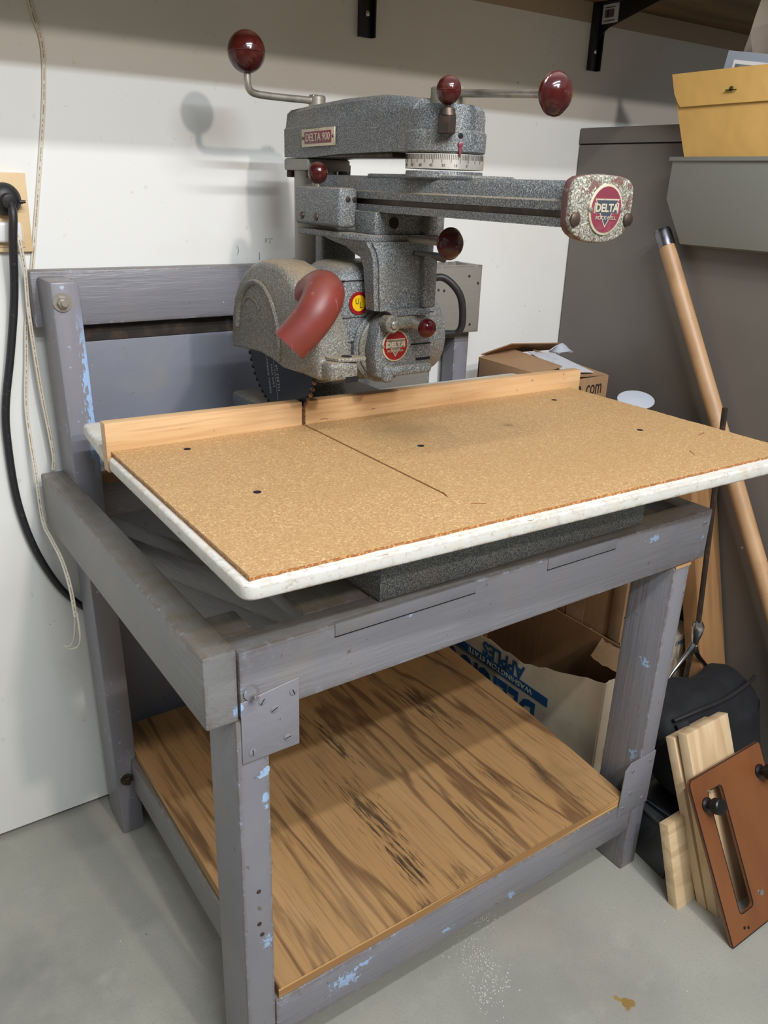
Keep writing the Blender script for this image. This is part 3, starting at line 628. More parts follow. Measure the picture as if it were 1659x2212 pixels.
# roller head: side cover box, carriage plate, blocks
bxs = sp('carriage_cover', G().box(.653, .6855, 1.058, 1.190, 1.1575, 1.2115, .006, 3), M['granite'])
for y_, z_ in ((1.165, 1.170), (1.122, 1.1695)):
    g = G(); g.lathe([(0, .0055), (.002, .005), (.003, 0)], (.6535, y_, z_), (-1, 0, 0), 18); sp('cover_screw', g, M['dark_steel'], bxs)
for x_, z_ in ((.668, 1.196), (.679, 1.196)):
    g = G(); g.lathe([(0, .004), (.002, .0035), (.003, 0)], (x_, 1.0585, z_), (0, -1, 0), 18); sp('cover_screw', g, M['dark_steel'], bxs)
g = G(); g.cyl((.672, 1.150, 1.2115), (.672, 1.150, 1.219), .0035, n=14); tk = sp('track_lock_stem', g, M['steel'])
sp('ball_handle', G().ball((.672, 1.150, 1.2305), .0148, (0, 0, 1), 1.05), M['knob'], tk)
g = G(); g.prism([(.66, 1.19), (.66, 1.015), (.668, 1.0), (.790, 1.0), (.795, 1.006), (.795, 1.18), (.785, 1.19)], 1.1425, 1.1515, 'z', .0015); sp('carriage_plate', g, M['granite'])
g = G(); g.box(.680, .770, 1.006, 1.058, 1.1515, 1.1815, .002); cbk = sp('carriage_block', g, M['granite_dark'])
g = G(); g.box(.765, .792, .990, 1.03, 1.1515, 1.178, .002); sp('stop_block', g, M['granite'])
g = G(); g.cyl((.712, 1.0065, 1.167), (.712, 1.003, 1.167), .0075, n=20); sp('guide_roller', g, M['black_hole'], cbk)
# yoke
yk = bmesh.new()
def yr(z, x0, x1, y0, y1): return [yk.verts.new(p) for p in ((x0, y0, z), (x1, y0, z), (x1, y1, z), (x0, y1, z))]
ys = [(1.1425, .664, .783, .995, 1.12), (1.139, .664, .783, .995, 1.10), (1.132, .668, .780, .992, 1.06), (1.120, .671, .778, .990, 1.035), (1.105, .672, .776, .989, 1.026), (1.07, .673, .775, .988, 1.022), (1.048, .675, .772, .988, 1.022)]
R = [yr(*q) for q in ys]
for a, c in zip(R, R[1:]):
    for i in range(4): yk.faces.new((a[i], a[(i + 1) % 4], c[(i + 1) % 4], c[i]))
yk.faces.new(R[0]); yk.faces.new(R[-1]); bmesh.ops.recalc_face_normals(yk, faces=yk.faces)
bmesh.ops.bevel(yk, geom=[e for e in yk.edges if abs((e.verts[0].co - e.verts[1].co).normalized().z) > .5], offset=.006, segments=3, affect='EDGES')
g = G(); g.add(yk)
g.box(.752, .7745, .978, .992, 1.050, 1.128, .004, 3)
g.box(.698, .762, 1.178, 1.205, .99, 1.1425, .006, 3)
yoke = sp('yoke', g, M['granite'])
g = G(); g.prism([(.690, 1.0485), (.752, 1.050), (.768, 1.044), (.760, 1.040), (.70, 1.040)], .980, 1.02, 'y', .002); sp('yoke_lip', g, M['granite'], yoke)
g = G(); g.tube([(.735, .986, 1.128), (.765, .980, 1.124), (.785, .974, 1.1205)], lambda t: .0045 + .004 * t, 14, flat=.6); sp('bevel_latch', g, M['navy'], yoke)
sp('pivot_boss', G().cyl((.728, 1.105, 1.1425), (.728, 1.105, 1.125), .0255, n=36, bev=.002), M['column'], yoke)
g = G(); g.tube([(.737, 1.03, 1.146), (.737, .915, 1.146)], .0047, 14, smooth=0); rk = sp('rip_lock_rod', g, M['column'])
kb2 = [(h * .98, r_ * .92) for h, r_ in kb]
g = G(); g.lathe(kb2, (.737, .907, 1.146), (0, 1, .0), 40, cap=False); sp('ball_handle', g, M['knob'], rk)
# motor
g = G(); g.lathe([(0, .050), (.004, .060), (.014, .066), (.200, .068), (.215, .064), (.226, .050), (.229, .03)], (.628, 1.100, .992), (1, 0, 0), 56)
mot = sp('motor_housing', g, M['granite'])
sb = bmesh.new()
def sr(z, x0, x1, y0, y1, c_=.010): return [sb.verts.new((x, y, z)) for x, y in ((x0 + c_, y0), (x1 - c_, y0), (x1, y0 + c_), (x1, y1 - c_), (x1 - c_, y1), (x0 + c_, y1), (x0, y1 - c_), (x0, y0 + c_))]
R = [sr(*q) for q in ((1.0, .636, .812, 1.030, 1.150), (1.034, .636, .812, 1.030, 1.152), (1.084, .638, .810, 1.031, 1.150), (1.094, .642, .806, 1.035, 1.147), (1.106, .656, .794, 1.050, 1.136), (1.1085, .664, .786, 1.058, 1.128))]
for a, c in zip(R, R[1:]):
    for i in range(8): sb.faces.new((a[i], a[(i + 1) % 8], c[(i + 1) % 8], c[i]))
sb.faces.new(R[0]); sb.faces.new(R[-1]); bmesh.ops.recalc_face_normals(sb, faces=sb.faces)
g = G(); g.add(sb); swb = sp('switch_box', g, M['granite'])
sp('box_seam', G().box(.6355, .8125, 1.0293, 1.153, 1.0342, 1.0350, 0), M['black_hole'], swb)
sp('box_seam', G().box(.6370, .8112, 1.0300, 1.1515, 1.0868, 1.0875, 0), M['black_hole'], swb)
# approval sticker: red ring, yellow centre, letters U and L
T = frame((.671, 1.0293, 1.055), (1, 0, 0), (0, 0, 1))
st = sp('round_sticker', local(T, lambda q: q.lathe([(0, .0165), (.0006, .0165)], (0, 0, 0), (0, 0, 1), 48)), M['red_print'], swb, label='red and yellow approval sticker')
sp('sticker_centre', local(T, lambda q: q.lathe([(.0006, .0115), (.0008, .0115)], (0, 0, 0), (0, 0, 1), 40)), M['yellow'], st)
sp('sticker_lettering', text('U', .0125, T @ Matrix.Translation((-.003, .0025, .0010)), .0001, .8), M['brown_ink'], st)
sp('sticker_lettering', text('L', .0125, T @ Matrix.Translation((.0035, -.0028, .0010)), .0001, .8), M['brown_ink'], st)
# bevel trunnion in front of the motor
tr = sp('bevel_trunnion', G().lathe([(0, .052), (.008, .056), (.018, .056), (.021, .053)], (.718, 1.045, .990), (0, -1, 0), 64), M['granite'])
g = G(); g.lathe([(0, .050), (.004, .050), (.006, .0475)], (.718, 1.0245, .990), (0, -1, 0), 64); sp('bevel_scale_ring', g, M['granite_guard'], tr)
g = G(); g.prism([(.682, .952), (.700, .946), (.775, .957), (.781, .968), (.778, 1.026), (.770, 1.037), (.700, 1.045), (.684, 1.03), (.676, .99)], .992, 1.02, 'y', .004)
ph = sp('pivot_housing', g, M['granite'], tr)
g = G(); g.box(.700, .779, .984, 1.0, .951, .966, .005, 3); g.box(.690, .709, .984, 1.0, .942, .968, .007, 3); sp('clamp_lug', g, M['granite'], tr)
g = G(); g.box(.742, .779, .9912, .9922, .9945, .9965, 0); g.box(.752, .779, .9912, .9922, .9705, .9745, 0); sp('clamp_slit', g, M['black_hole'], tr)
badge((.712, .9916, .9965), .0235, tr, M['red_print'], M['grey_print'])
g = G(); g.cyl((.697, .995, 1.030), (.697, .975, 1.030), .013, n=28, bev=.002); g.box(.697, .742, .976, .992, 1.022, 1.040, .006, 3); cla = sp('bevel_clamp', g, M['granite_guard'], tr)
sp('clamp_screw', G().lathe([(0, .0062), (.003, .0055), (.0045, .003), (.0048, 0)], (.697, .9752, 1.030), (0, -1, 0), 22), M['steel'], cla)
sp('clamp_stem', G().cyl((.735, .984, 1.031), (.742, .966, 1.0265), .0085, n=18), M['steel'], cla)
g = G(); g.ball((.7445, .958, 1.0245), .0142, (.15, -.9, -.2), .9, 0, False); sp('clamp_knob', g, M['red_knob'], cla)
g = G(); g.tube([(.80, 1.06, 1.07), (.835, 1.045, 1.085), (.862, 1.03, 1.06), (.872, 1.03, 1.02), (.868, 1.035, .998), (.850, 1.05, .995)], .0058, 14); sp('motor_cable', g, M['black_rubber'], mot)
sp('supply_cable', G().tube([(.80, 1.27, 1.245), (.80, 1.275, 1.20), (.79, 1.29, 1.10), (.70, 1.35, 1.08), (.66, 1.36, 1.04), (.648, 1.37, .99)], .0055, 12), M['black_rubber'])
# blade with teeth
bl = bmesh.new(); N = 60; rb = .1165; cy, cz = 1.150, .9852
for xx in (.6035, .6065):
    vs = []
    for i in range(N):
        a = 2 * PI * i / N
        for k_, (da, rr_) in enumerate(((0, rb), (.35, rb - .0065), (.75, rb - .004))):
            aa = a - da * 2 * PI / N; vs.append(bl.verts.new((xx, cy + rr_ * math.cos(aa), cz + rr_ * math.sin(aa))))
    vs.sort(key=lambda v: math.atan2(v.co.z - cz, v.co.y - cy)); bl.faces.new(vs)
bl.verts.ensure_lookup_table(); h = len(bl.verts) // 2
A = sorted(bl.verts[:h], key=lambda v: math.atan2(v.co.z - cz, v.co.y - cy)); B = sorted(bl.verts[h:], key=lambda v: math.atan2(v.co.z - cz, v.co.y - cy))
for i in range(h): bl.faces.new((A[i], A[(i + 1) % h], B[(i + 1) % h], B[i]))
bmesh.ops.recalc_face_normals(bl, faces=bl.faces)
g = G(); g.add(bl); blade = sp('saw_blade', g, M['blade'])
for i in range(N):
    a = 2 * PI * i / N; 
    if math.sin(a) > .05: continue
    T = Matrix.Translation((.605, cy, cz)) @ Matrix.Rotation(a, 4, 'X') @ Matrix.Translation((0, rb - .003, 0))
    sp('tooth', local(T, lambda q: q.prism([(0, 0), (.0042, .0004), (.0032, -.0042), (-.001, -.005)], -.0022, .0022, 'x')), M['tooth'] if math.cos(a) < 0 else M['dark_tooth'], blade)
g = G(); random.seed(3)
for i, (t, sz, y_) in enumerate((('CARBIDE TIPPED', .0085, 1.190), ('MAX RPM', .0085, 1.176), ('60 TEETH', .010, 1.158), ('WARNING  WEAR EYE PROTECTION', .0045, 1.166))):
    T = frame((.6033, y_, .925), (0, -.22, -1), (0, -1, .22)); q = text(t, sz, T, .0001); me = bpy.data.meshes.new('t'); q.bm.to_mesh(me); g.bm.from_mesh(me); bpy.data.meshes.remove(me)
sp('blade_print', g, M['blade_print'], blade)
# guard
gd = G()
outl = [(1.272, .958), (1.270, .985), (1.267, 1.010), (1.257, 1.040), (1.240, 1.064), (1.218, 1.084), (1.190, 1.099), (1.155, 1.108), (1.115, 1.108), (1.085, 1.102), (1.055, 1.084), (1.025, 1.056), (1.000, 1.025), (.990, .995), (.992, .975), (1.010, .965), (1.04, .957), (1.085, .955), (1.12, .962), (1.165, .966)]
gb = bmesh.new()
def gr(x, e):
    cyy, czz = 1.14, 1.01
    return [gb.verts.new((x, cyy + (y - cyy) * (1 - e), max(czz + (z - czz) * (1 - e), .9545 if z < .97 else 0))) for y, z in outl]
Rg = [gr(.5750, .10), (gr(.5765, .055)), gr(.581, .02), gr(.588, 0), gr(.628, 0), gr(.634, .03), gr(.636, .08)]
for a, c in zip(Rg, Rg[1:]):
    n_ = len(a)
    for i in range(n_): gb.faces.new((a[i], a[(i + 1) % n_], c[(i + 1) % n_], c[i]))
gb.faces.new(Rg[0])
bmesh.ops.recalc_face_normals(gb, faces=gb.faces)
gd.add(gb)
gd.box(.578, .634, .985, 1.04, .957, .990, .008, 3)
guard = sp('blade_guard', gd, M['granite_guard'])
# raised arch on the guard face
g = G(); pts = []
for i in range(15):
    a = math.radians(172 - i * 13.2); pts.append((.5748, 1.168 - .072 * math.cos(a), .985 + .088 * math.sin(a)))
g.tube(pts, .0055, 10, smooth=2, flat=.8); sp('guard_rib', g, M['granite_guard'], guard)
g = G(); pts = []
for i in range(9):
    a = math.radians(150 - i * 15); pts.append((.5745, 1.188 - .034 * math.cos(a), 1.018 + .030 * math.sin(a)))
g.tube(pts, .0026, 8, smooth=2, flat=.7); sp('guard_rib', g, M['granite_guard'], guard)
# rod bracket in front of the guard
g = G(); g.prism([(.598, 1.022), (.640, 1.018), (.646, .994), (.640, .975), (.612, .971), (.600, .985)], .985, .9915, 'z', .002) if False else None
g.box(.583, .630, .962, .990, .960, .986, .006, 3); g.prism([(.590, 1.005), (.590, .982), (.598, .966), (.622, .958), (.640, .960), (.642, .972), (.628, .990), (.612, 1.005)], .986, .991, 'z', .0012)
bk = sp('rod_bracket', g, M['granite_guard'], guard)
sp('bracket_hole', G().cyl((.617, .975, .9908), (.617, .975, .9916), .0078, n=24), M['black_hole'], bk)
sp('bracket_notch', G().box(.608, .628, .9612, .9622, .957, .965, 0), M['black_hole'], bk)
# red rubber dust elbow
EL = [(.606, 1.056, 1.060), (.603, 1.024, 1.075), (.592, .996, 1.074), (.574, .983, 1.056), (.556, .984, 1.034), (.534, .991, 1.010)]
sp('dust_elbow', G().tube(EL, lambda t: .0305 - .0045 * t, 40, cap=False, smooth=8), M['rubber'], label='matte red rubber dust elbow')
e1, e2 = Vector(EL[-1]), Vector(EL[-2]); dd = (e1 - e2).normalized()
g = G(); g.cyl(e1 - dd * .010, e1 - dd * .009, .0255, n=40); sp('elbow_bore', g, M['black_hole'])
# table boards
def rc(pts, r=.012, n=5):
    out = []; N_ = len(pts)
    for i in range(N_):
        p = Vector(pts[i]); a = Vector(pts[i - 1]) - p; b_ = Vector(pts[(i + 1) % N_]) - p
        a.normalize(); b_.normalize()
        for k_ in range(n + 1):
            t = k_ / n; out.append(tuple((1 - t) ** 2 * (p + a * r) + 2 * t * (1 - t) * p + t * t * (p + b_ * r)))
    return out
g = G(); g.prism(rc([(.292, .6365), (1.196, .5975), (1.194, 1.064), (.3015, 1.084)], .016), .8440, .8615, 'z', .0035, 3)
tb = sp('table_board', g, M['white_paint'], label='white painted front table board')
rg = G(); rg.prism(rc([(.3035, 1.104), (1.192, 1.0845), (1.192, 1.235), (.319, 1.262)], .012), .8440, .8615, 'z', .0035, 3)
sp('rear_table_board', rg, M['white_paint'], label='white painted rear table strip')
KX = .605
def jag(a, b_, n, amp):
    a = Vector(a); b_ = Vector(b_); d_ = (b_ - a); nn = Vector((-d_.y, d_.x)).normalized()
    return [tuple(a + d_ * i / n + nn * noise.noise(Vector((a.x * 9 + i * .9, i * .37, 2))) * amp) for i in range(n)]
base_ = jag((.302, .6455), (1.1815, .6155), 90, .0016) + jag((1.1815, .6155), (1.1795, 1.062), 50, .003)
top_ = base_ + [(1.1795, 1.062), (KX + .002, 1.0765)] + [(KX + .002 + noise.noise(Vector((i, 2, 3))) * .0012, 1.0765 - i * .0183) for i in range(1, 20)] + [(KX - .005, .712)] + [(KX - .0018 + noise.noise(Vector((i, 5, 3))) * .0012, 1.0765 - i * .0183) for i in range(19, 0, -1)] + [(KX - .002, 1.0765)] + jag((.3085, 1.0835), (.302, .6455), 50, .001)
sp('sacrificial_top', G().prism(base_ + [(1.1795, 1.062), (.3085, 1.0835)], .8616, .8652, 'z', 0), M['particle_edge'])
hb = sp('table_top_sheet', G().prism(top_, .8652, .868, 'z', 0), M['particle'])
for x_, y_ in ((.402, 1.045), (.410, .845), (.699, .900), (1.059, .798), (1.078, 1.005)):
    g = G(); g.lathe([(0, .0052), (.0003, .0050)], (x_, y_, .8680), (0, 0, 1), 20); sp('screw_hole', g, M['black_hole'], hb)
for k_, (x_, y_, a_) in enumerate(((1.13, .735, .2), (.62, .68, 2.6), (1.03, .68, 1.0))):
    g = G(); g.box(-.009, .009, -.0006, .0006, 0, .0005, 0, T=Matrix.Translation((x_, y_, .868)) @ Matrix.Rotation(a_, 4, 'Z')); sp('scratch', g, M['endgrain'], hb)
# fence boards with the kerf between
fy = lambda x: 1.0838 - (x - .303) * .0242
def fence(x0, x1, n, jl, jr, z1a, z1b):
    g = G(); P = [(x0, fy(x0)), (x1, fy(x1)), (x1, fy(x1) + .019), (x0, fy(x0) + .019)]
    g.prism(P, .838, z1a, 'z', .0012)
    for v in g.bm.verts:
        if v.co.z > .88: v.co.z += (z1b - z1a) * (v.co.x - x0) / (x1 - x0)
    return g
sp('fence', fence(.303, .6015, 8, 0, 1, .9075, .9045), M['fence'])
sp('fence', fence(.6065, 1.203, 8, 1, 0, .9045, .9000), M['fence'])
g = G(); random.seed(9)
for i in range(16):
    z_ = .869 + i * .0022; g.box(.6062, .6075, fy(.605) - .0008, fy(.605) + .0006, z_, z_ + .0018, 0, T=Matrix.Translation((random.uniform(-.0006, .0008), 0, 0)))
sp('kerf_splinters', g, M['tooth'], kind='stuff')

# ================================================================ THINGS ON THE WALL
sh = thing('wall_shelf', (1.3, 1.437, 1.594), 'brown plywood shelf above the saw, seen from below in the top right corner', 'shelf')
O('shelf_board', G().box(-.9, 2.45, 1.0, 1.437, 1.595, 1.614, .001), M['shelf_wood'], sh)
O('front_cleat', G().box(-.9, 2.45, .985, 1.0, 1.575, 1.614, .001), M['shelf_wood'], sh)
O('shelf_shade_strip', G().box(-.9, 2.45, 1.4366, 1.4374, 1.556, 1.5945, 0), Mat('painted_shelf_shade', (176, 160, 138), .6).done(), sh)  # flat brownish strip painting the deep shade under the shelf onto the wall
def bracket(x, lab):
    t = thing('shelf_bracket', (x, 1.437, 1.465), lab, 'bracket', None)
    g = G(); g.prism([(x - .016, 1.4365), (x - .016, 1.424), (x - .013, 1.424), (x - .013, 1.433), (x + .013, 1.433), (x + .013, 1.424), (x + .016, 1.424), (x + .016, 1.4365)], 1.465, 1.594, 'z')
    O('wall_leg', g, M['black'], t)
    g = G(); g.prism([(1.424, 1.5935), (1.424, 1.530), (1.40, 1.545), (1.25, 1.585), (1.09, 1.5935)], x - .0015, x + .0015, 'x'); g.box(x - .012, x + .012, 1.09, 1.433, 1.590, 1.5945, .0005)
    O('shelf_arm', g, M['black'], t)
    g = G(); g.lathe([(0, .0052), (.0015, .0045), (.002, 0)], (x + .002, 1.4328, 1.503), (0, -1, 0), 18); sc_ = O('screw', g, M['bright'], t)
    return t
bracket(.938, 'black steel shelf bracket above the upper saw arm, cut by the top edge')
b2 = bracket(1.541, 'black steel shelf bracket with a small white barcode label, above the cabinet')
g = G(); g.box(1.5372, 1.5392, 1.375, 1.418, 1.553, 1.589, 0); stk = O('price_label', g, M['label'], b2)
g = G(); y_ = 1.411; random.seed(2)
while y_ > 1.386:
    w_ = random.choice((.0006, .001, .0016)); g.box(1.5366, 1.5372, y_ - w_, y_, 1.564, 1.579, 0); y_ -= w_ + random.choice((.0006, .001))
g.box(1.5366, 1.5372, 1.382, 1.413, 1.557, 1.5585, 0); g.box(1.5366, 1.5372, 1.384, 1.411, 1.582, 1.5835, 0)
O('barcode', g, M['brown_ink'], stk)
# outlet cover board and plugs
cv = thing('outlet_board', (.26, 1.437, 1.10), 'tan wooden outlet cover board on the white wall at the left edge', 'outlet cover')
O('cover_board', G().prism([(.19, 1.101), (.3155, 1.101), (.3175, 1.216), (.19, 1.216)], 1.428, 1.4372, 'y', .0015), M['cover'], cv)
O('receptacle', G().box(.245, .305, 1.4262, 1.4280, 1.108, 1.142, .003), M['cover'], cv)
pg = thing('power_plug', (.283, 1.427, 1.177), 'round black rubber power plug with its thick black cord hanging down the wall', 'power plug')
g = G(); g.lathe([(0, .022), (.006, .024), (.012, .023), (.020, .017), (.022, .011), (.032, .010), (.033, .007)], (.281, 1.4275, 1.179), (.10, -1, -.10), 36); O('plug_body', g, M['black_rubber'], pg)
g = G(); g.box(.292, .306, 1.4105, 1.4175, 1.172, 1.178, .001); g.cyl((.300, 1.41, 1.1755), (.309, 1.41, 1.1755), .0024, n=12); O('cord_clamp', g, M['dark_steel'], pg)
g = G(); g.tube([(.286, 1.400, 1.172), (.285, 1.392, 1.155), (.281, 1.395, 1.12), (.276, 1.415, 1.035), (.261, 1.422, .947), (.243, 1.426, .86), (.238, 1.427, .794), (.240, 1.427, .695), (.256, 1.427, .604), (.286, 1.427, .523), (.316, 1.424, .477), (.345, 1.418, .45)], .0063, 14)
O('power_cord', g, M['black_rubber'], pg)
def zipcord(pts, parent, r=.0016):
    for k_, dx in enumerate((-.0017, .0017)):
        O('cord_strand', G().tube([(x + dx, y, z) for x, y, z in pts], r, 8, smooth=5), M['clear_cord'], parent)
    O('cord_web', G().tube([(x, y - .0006, z) for x, y, z in pts], .0009, 6, smooth=5), M['copper_core'], parent)
w1 = thing('lamp_plug', (.285, 1.427, 1.125), 'small white plug with thin ivory two-strand cord under the black plug', 'power plug')
O('plug_body', G().box(.262, .3005, 1.414, 1.4262, 1.116, 1.146, .004, 3), M['white_plastic'], w1)
zipcord([(.291, 1.412, 1.128), (.293, 1.408, 1.115), (.297, 1.415, 1.07), (.2955, 1.419, 1.02), (.2955, 1.415, .96), (.298, 1.412, .877), (.303, 1.411, .80), (.304, 1.4095, .765), (.300, 1.408, .7455)], w1)
w2 = thing('hanging_wire', (.33, 1.43, 1.5), 'long ivory two-strand wire hanging down the wall to a loose split end beside the bench', 'wire')
zipcord([(.345, 1.4345, 1.80), (.350, 1.4345, 1.6), (.354, 1.4345, 1.45), (.365, 1.4345, 1.397), (.360, 1.4345, 1.33), (.343, 1.4345, 1.233), (.325, 1.4345, 1.14), (.314, 1.434, 1.085), (.294, 1.431, 1.0), (.284, 1.428, .93), (.274, 1.424, .86), (.272, 1.418, .80), (.272, 1.410, .75), (.272, 1.404, .66), (.272, 1.35, .642), (.271, 1.29, .63), (.270, 1.25, .60), (.270, 1.236, .55)], w2)
O('cord_end', G().tube([(.2695, 1.235, .56), (.269, 1.26, .50), (.268, 1.30, .462), (.268, 1.34, .443)], .0016, 8), M['clear_cord'], w2)
O('cord_end', G().tube([(.2715, 1.232, .56), (.271, 1.226, .52), (.270, 1.245, .49), (.269, 1.31, .452), (.269, 1.345, .441)], .0016, 8), M['clear_cord'], w2)

# ================================================================ RIGHT SIDE
cb_ = thing('steel_cabinet', (1.9, 1.0, 0), 'tall brown-grey steel cabinet filling the right background', 'cabinet')
O('side_panel', G().box(1.528, 2.42, .50, 1.434, .0, 1.3145, .003), M['cabinet'], cb_)
O('top_cap', G().box(1.5265, 2.4215, .4985, 1.435, 1.3165, 1.349, .002), M['cabinet'], cb_)
O('top_seam', G().box(1.530, 2.418, .502, 1.432, 1.3145, 1.3165, 0), M['black_hole'], cb_)
pk = thing('file_pocket', (1.50, 1.0, 1.12), 'grey-green sheet metal file pocket hung on the cabinet side', 'file pocket')
g = G(); g.prism([(1.480, 1.281), (1.474, 1.208), (1.492, 1.124), (1.5265, 1.118), (1.5265, 1.286), (1.524, 1.286), (1.524, 1.122), (1.494, 1.128), (1.4775, 1.208), (1.4835, 1.281)], .72, 1.136, 'y', .0006)
for v in g.bm.verts:
    if v.co.y > 1.0: v.co.y -= max(0, 1.215 - v.co.z) * .42 + (.0 if v.co.z > 1.25 else 0)
O('pocket_shell', g, M['pocket'], pk)
g = G(); g.prism([(1.4755, 1.279), (1.484, 1.279), (1.484, 1.286), (1.4755, 1.286)], .72, 1.142, 'y', .0008); O('rolled_rim', g, M['pocket'], pk)
en = thing('manila_envelope', (1.50, 1.05, 1.14), 'large yellow manila envelope with a brass clasp standing in the file pocket', 'envelope')
x0 = 1.487
def env_pt(u, v):   # u 0..1 along -y, v 0..1 up ; slight lean and bow
    y = 1.085 - u * .32 + v * .084 * (1 - u * .5)
    z = 1.215 + v * .219 + u * .004
    return Vector((x0 - .004 * math.sin(v * 3) * math.sin(u * 3 + .5) + .02 * (1 - v) * 0, y, z))
O('envelope_body', G().sheet([[env_pt(u / 8, v / 8) for u in range(9)] for v in range(9)], .003), M['manila'], en)
fl = [[env_pt(u / 8, 1 - v / 5 * .27) + Vector((-.0035 - .002 * v / 5, -.010 * (1 if (v == 5 and u == 0) else 0) - .004 * (1 if (v == 4 and u == 0) else 0), 0)) for u in range(9)] for v in range(6)]
O('envelope_flap', G().sheet(fl, .0015), M['manila'], en)
c0 = env_pt(.36, .84) + Vector((-.009, 0, 0)); g = G(); g.cyl(c0, c0 + Vector((-.0015, 0, 0)), .0042, n=18); g.box(c0.x - .0015, c0.x, c0.y - .0115, c0.y + .0115, c0.z - .0035, c0.z - .001, .0003)
O('brass_clasp', g, M['clasp'], en)
pb = thing('plastic_bag', (1.505, .98, 1.14), 'crumpled grey plastic bag standing in the file pocket behind the envelope', 'plastic bag')
rows = []
for i in range(15):
    v = i / 14; rows.append([])
    for j in range(13):
        u = j / 12; y = 1.095 - v * .080 - u * .30; z = 1.21 + v * .36
        rows[-1].append(Vector((1.508 + .007 * noise.noise(Vector((y * 16, z * 16, 1))) - .004 * math.sin(v * 6), y + .004 * noise.noise(Vector((z * 30, 2, 1))), z)))
O('bag_sheet', G().sheet(rows, .002), M['plastic'], pb)
pc = thing('picture_card', (1.50, 1.0, 1.3), 'blue-grey card with a white picture border tucked in front of the plastic bag', 'card')
T = frame((1.4955, 1.02, 1.415), (0, -1, -.16), (0, -.16, 1))
O('card_sheet', local(T, lambda q: q.box(-.047, .16, -.10, .045, 0, .0015, 0)), M['photo'], pc)
O('picture_border', local(T, lambda q: q.box(-.030, .10, -.08, .031, .0015, .0022, 0)), M['white_print'], pc)
O('picture', local(T, lambda q: q.box(-.024, .095, -.075, .025, .0022, .0028, 0)), M['photo_dark'], pc)
# long wooden pole with steel cap
pt, pbm = Vector((1.494, 1.132, 1.121)), Vector((1.494, .494, .016))
dp = (pt - pbm).normalized()
po = thing('wooden_pole', tuple(pbm), 'long round wooden pole with a dented steel end cap leaning on the cabinet', 'pole')
O('pole_shaft', G().cyl(pbm, pt, .0165, n=32), M['pole'], po)
O('steel_cap', G().lathe([(0, .0172), (.030, .0172), (.033, .0165), (.037, .0155), (.038, .012), (.0382, 0)], pt - dp * .006, dp, 32), Mat('dull_steel_cap', (120, 120, 126), .28, .9).layer((70, 68, 70), 60, .5, .6, .7).done(), po)
# stud leaning
st_ = G(); a0 = Vector((1.437, .762, .008))
T = frame(tuple(a0), (1, 0, 0), (0, .259, .966))
st_.box(0, .086, 0, .70, -.038, 0, .002, T=T); O('leaning_stud', st_, M['stud'], None, 'rough brown timber stud leaning upright behind the steel bar', 'timber')
# pry bar
bar = thing('pry_bar', (1.413, .853, .02), 'long slender steel bar with curved forked claws standing between bench and cabinet', 'pry bar')
top, bot = Vector((1.415, .881, .841)), Vector((1.415, .848, .390))
O('bar_shaft', G().tube([top, bot], .0055, 8, smooth=0), M['dark_steel'], bar)
g = G(); g.tube([bot + Vector((0, 0, .003)), bot + Vector((0, 0, -.006)), (1.415, .846, .372), (1.414, .846, .345), (1.416, .846, .318)], lambda t: .0062 + .0065 * math.sin(min(1, t * 1.3) * PI) ** .8, 12, flat=.55); O('bar_neck', g, M['bright'], bar)
O('claw', G().tube([(1.415, .846, .335), (1.425, .842, .312), (1.440, .834, .292), (1.458, .825, .272), (1.472, .822, .255)], lambda t: .0065 - .004 * t, 10, flat=.6), M['bright'], bar)
O('claw', G().tube([(1.413, .848, .340), (1.400, .850, .318), (1.385, .852, .300), (1.368, .853, .284), (1.355, .853, .270)], lambda t: .0065 - .004 * t, 10, flat=.6), M['bright'], bar)
O('bar_shaft', G().tube([(1.413, .850, .33), (1.412, .853, .02)], .0055, 8, smooth=0), M['dark_steel'], bar)
# cartons
def tornbox(nm, x0, x1, y0, y1, z0, ztop, th, mat, lab, cat, inner=None):
    t = thing(nm, ((x0 + x1) / 2, (y0 + y1) / 2, z0), lab, cat)
    def wall(p, q, zf):
        n = 22; d_ = Vector((q[0] - p[0], q[1] - p[1], 0)); nn = Vector((-d_.y, d_.x, 0)).normalized() * th
        rowb = [Vector((p[0], p[1], z0)) + d_ * i / n for i in range(n + 1)]
        rowt = [Vector((p[0], p[1], zf(i / n) + noise.noise(Vector((i * .8, p[0] * 9, p[1] * 7))) * .006)) + d_ * i / n for i in range(n + 1)]
        O('carton_side', G().sheet([rowb, rowt], th), mat, t)
    return t, wall
ap, wl = tornbox('apple_carton', 1.170, 1.298, .872, 1.36, 0, .30, .003, M['carton'], 'worn white fruit carton with blue upside-down lettering, behind the right end of the bench shelf', 'cardboard box')
wl((1.170, .872), (1.170, 1.36), lambda t: .315 - .075 * min(1, t * 2.2) - .0 * t)
wl((1.170, .872), (1.298, .872), lambda t: .315)
wl((1.298, .872), (1.298, 1.36), lambda t: .318)
wl((1.170, 1.36), (1.298, 1.36), lambda t: .27)
O('carton_bottom', G().box(1.172, 1.296, .874, 1.358, .001, .004, 0), M['card_dark'], ap)
O('carton_lining', G().box(1.293, 1.2965, .878, 1.355, .005, .322, 0), M['card_dark'], ap)
O('carton_lining', G().box(1.18, 1.293, 1.345, 1.352, .005, .29, 0), M['card_dark'], ap)
ff = [[Vector((1.296 - .012 * math.sin(u * 2.5) - .03 * v, .885 + u * .10, .322 - v * .035 - .012 * abs(noise.noise(Vector((u * 6, v, 1)))))) for u in [k_ / 8 for k_ in range(9)]] for v in [k_ / 4 for k_ in range(5)]]
O('torn_flap', G().sheet(ff, .002), M['card'], ap)
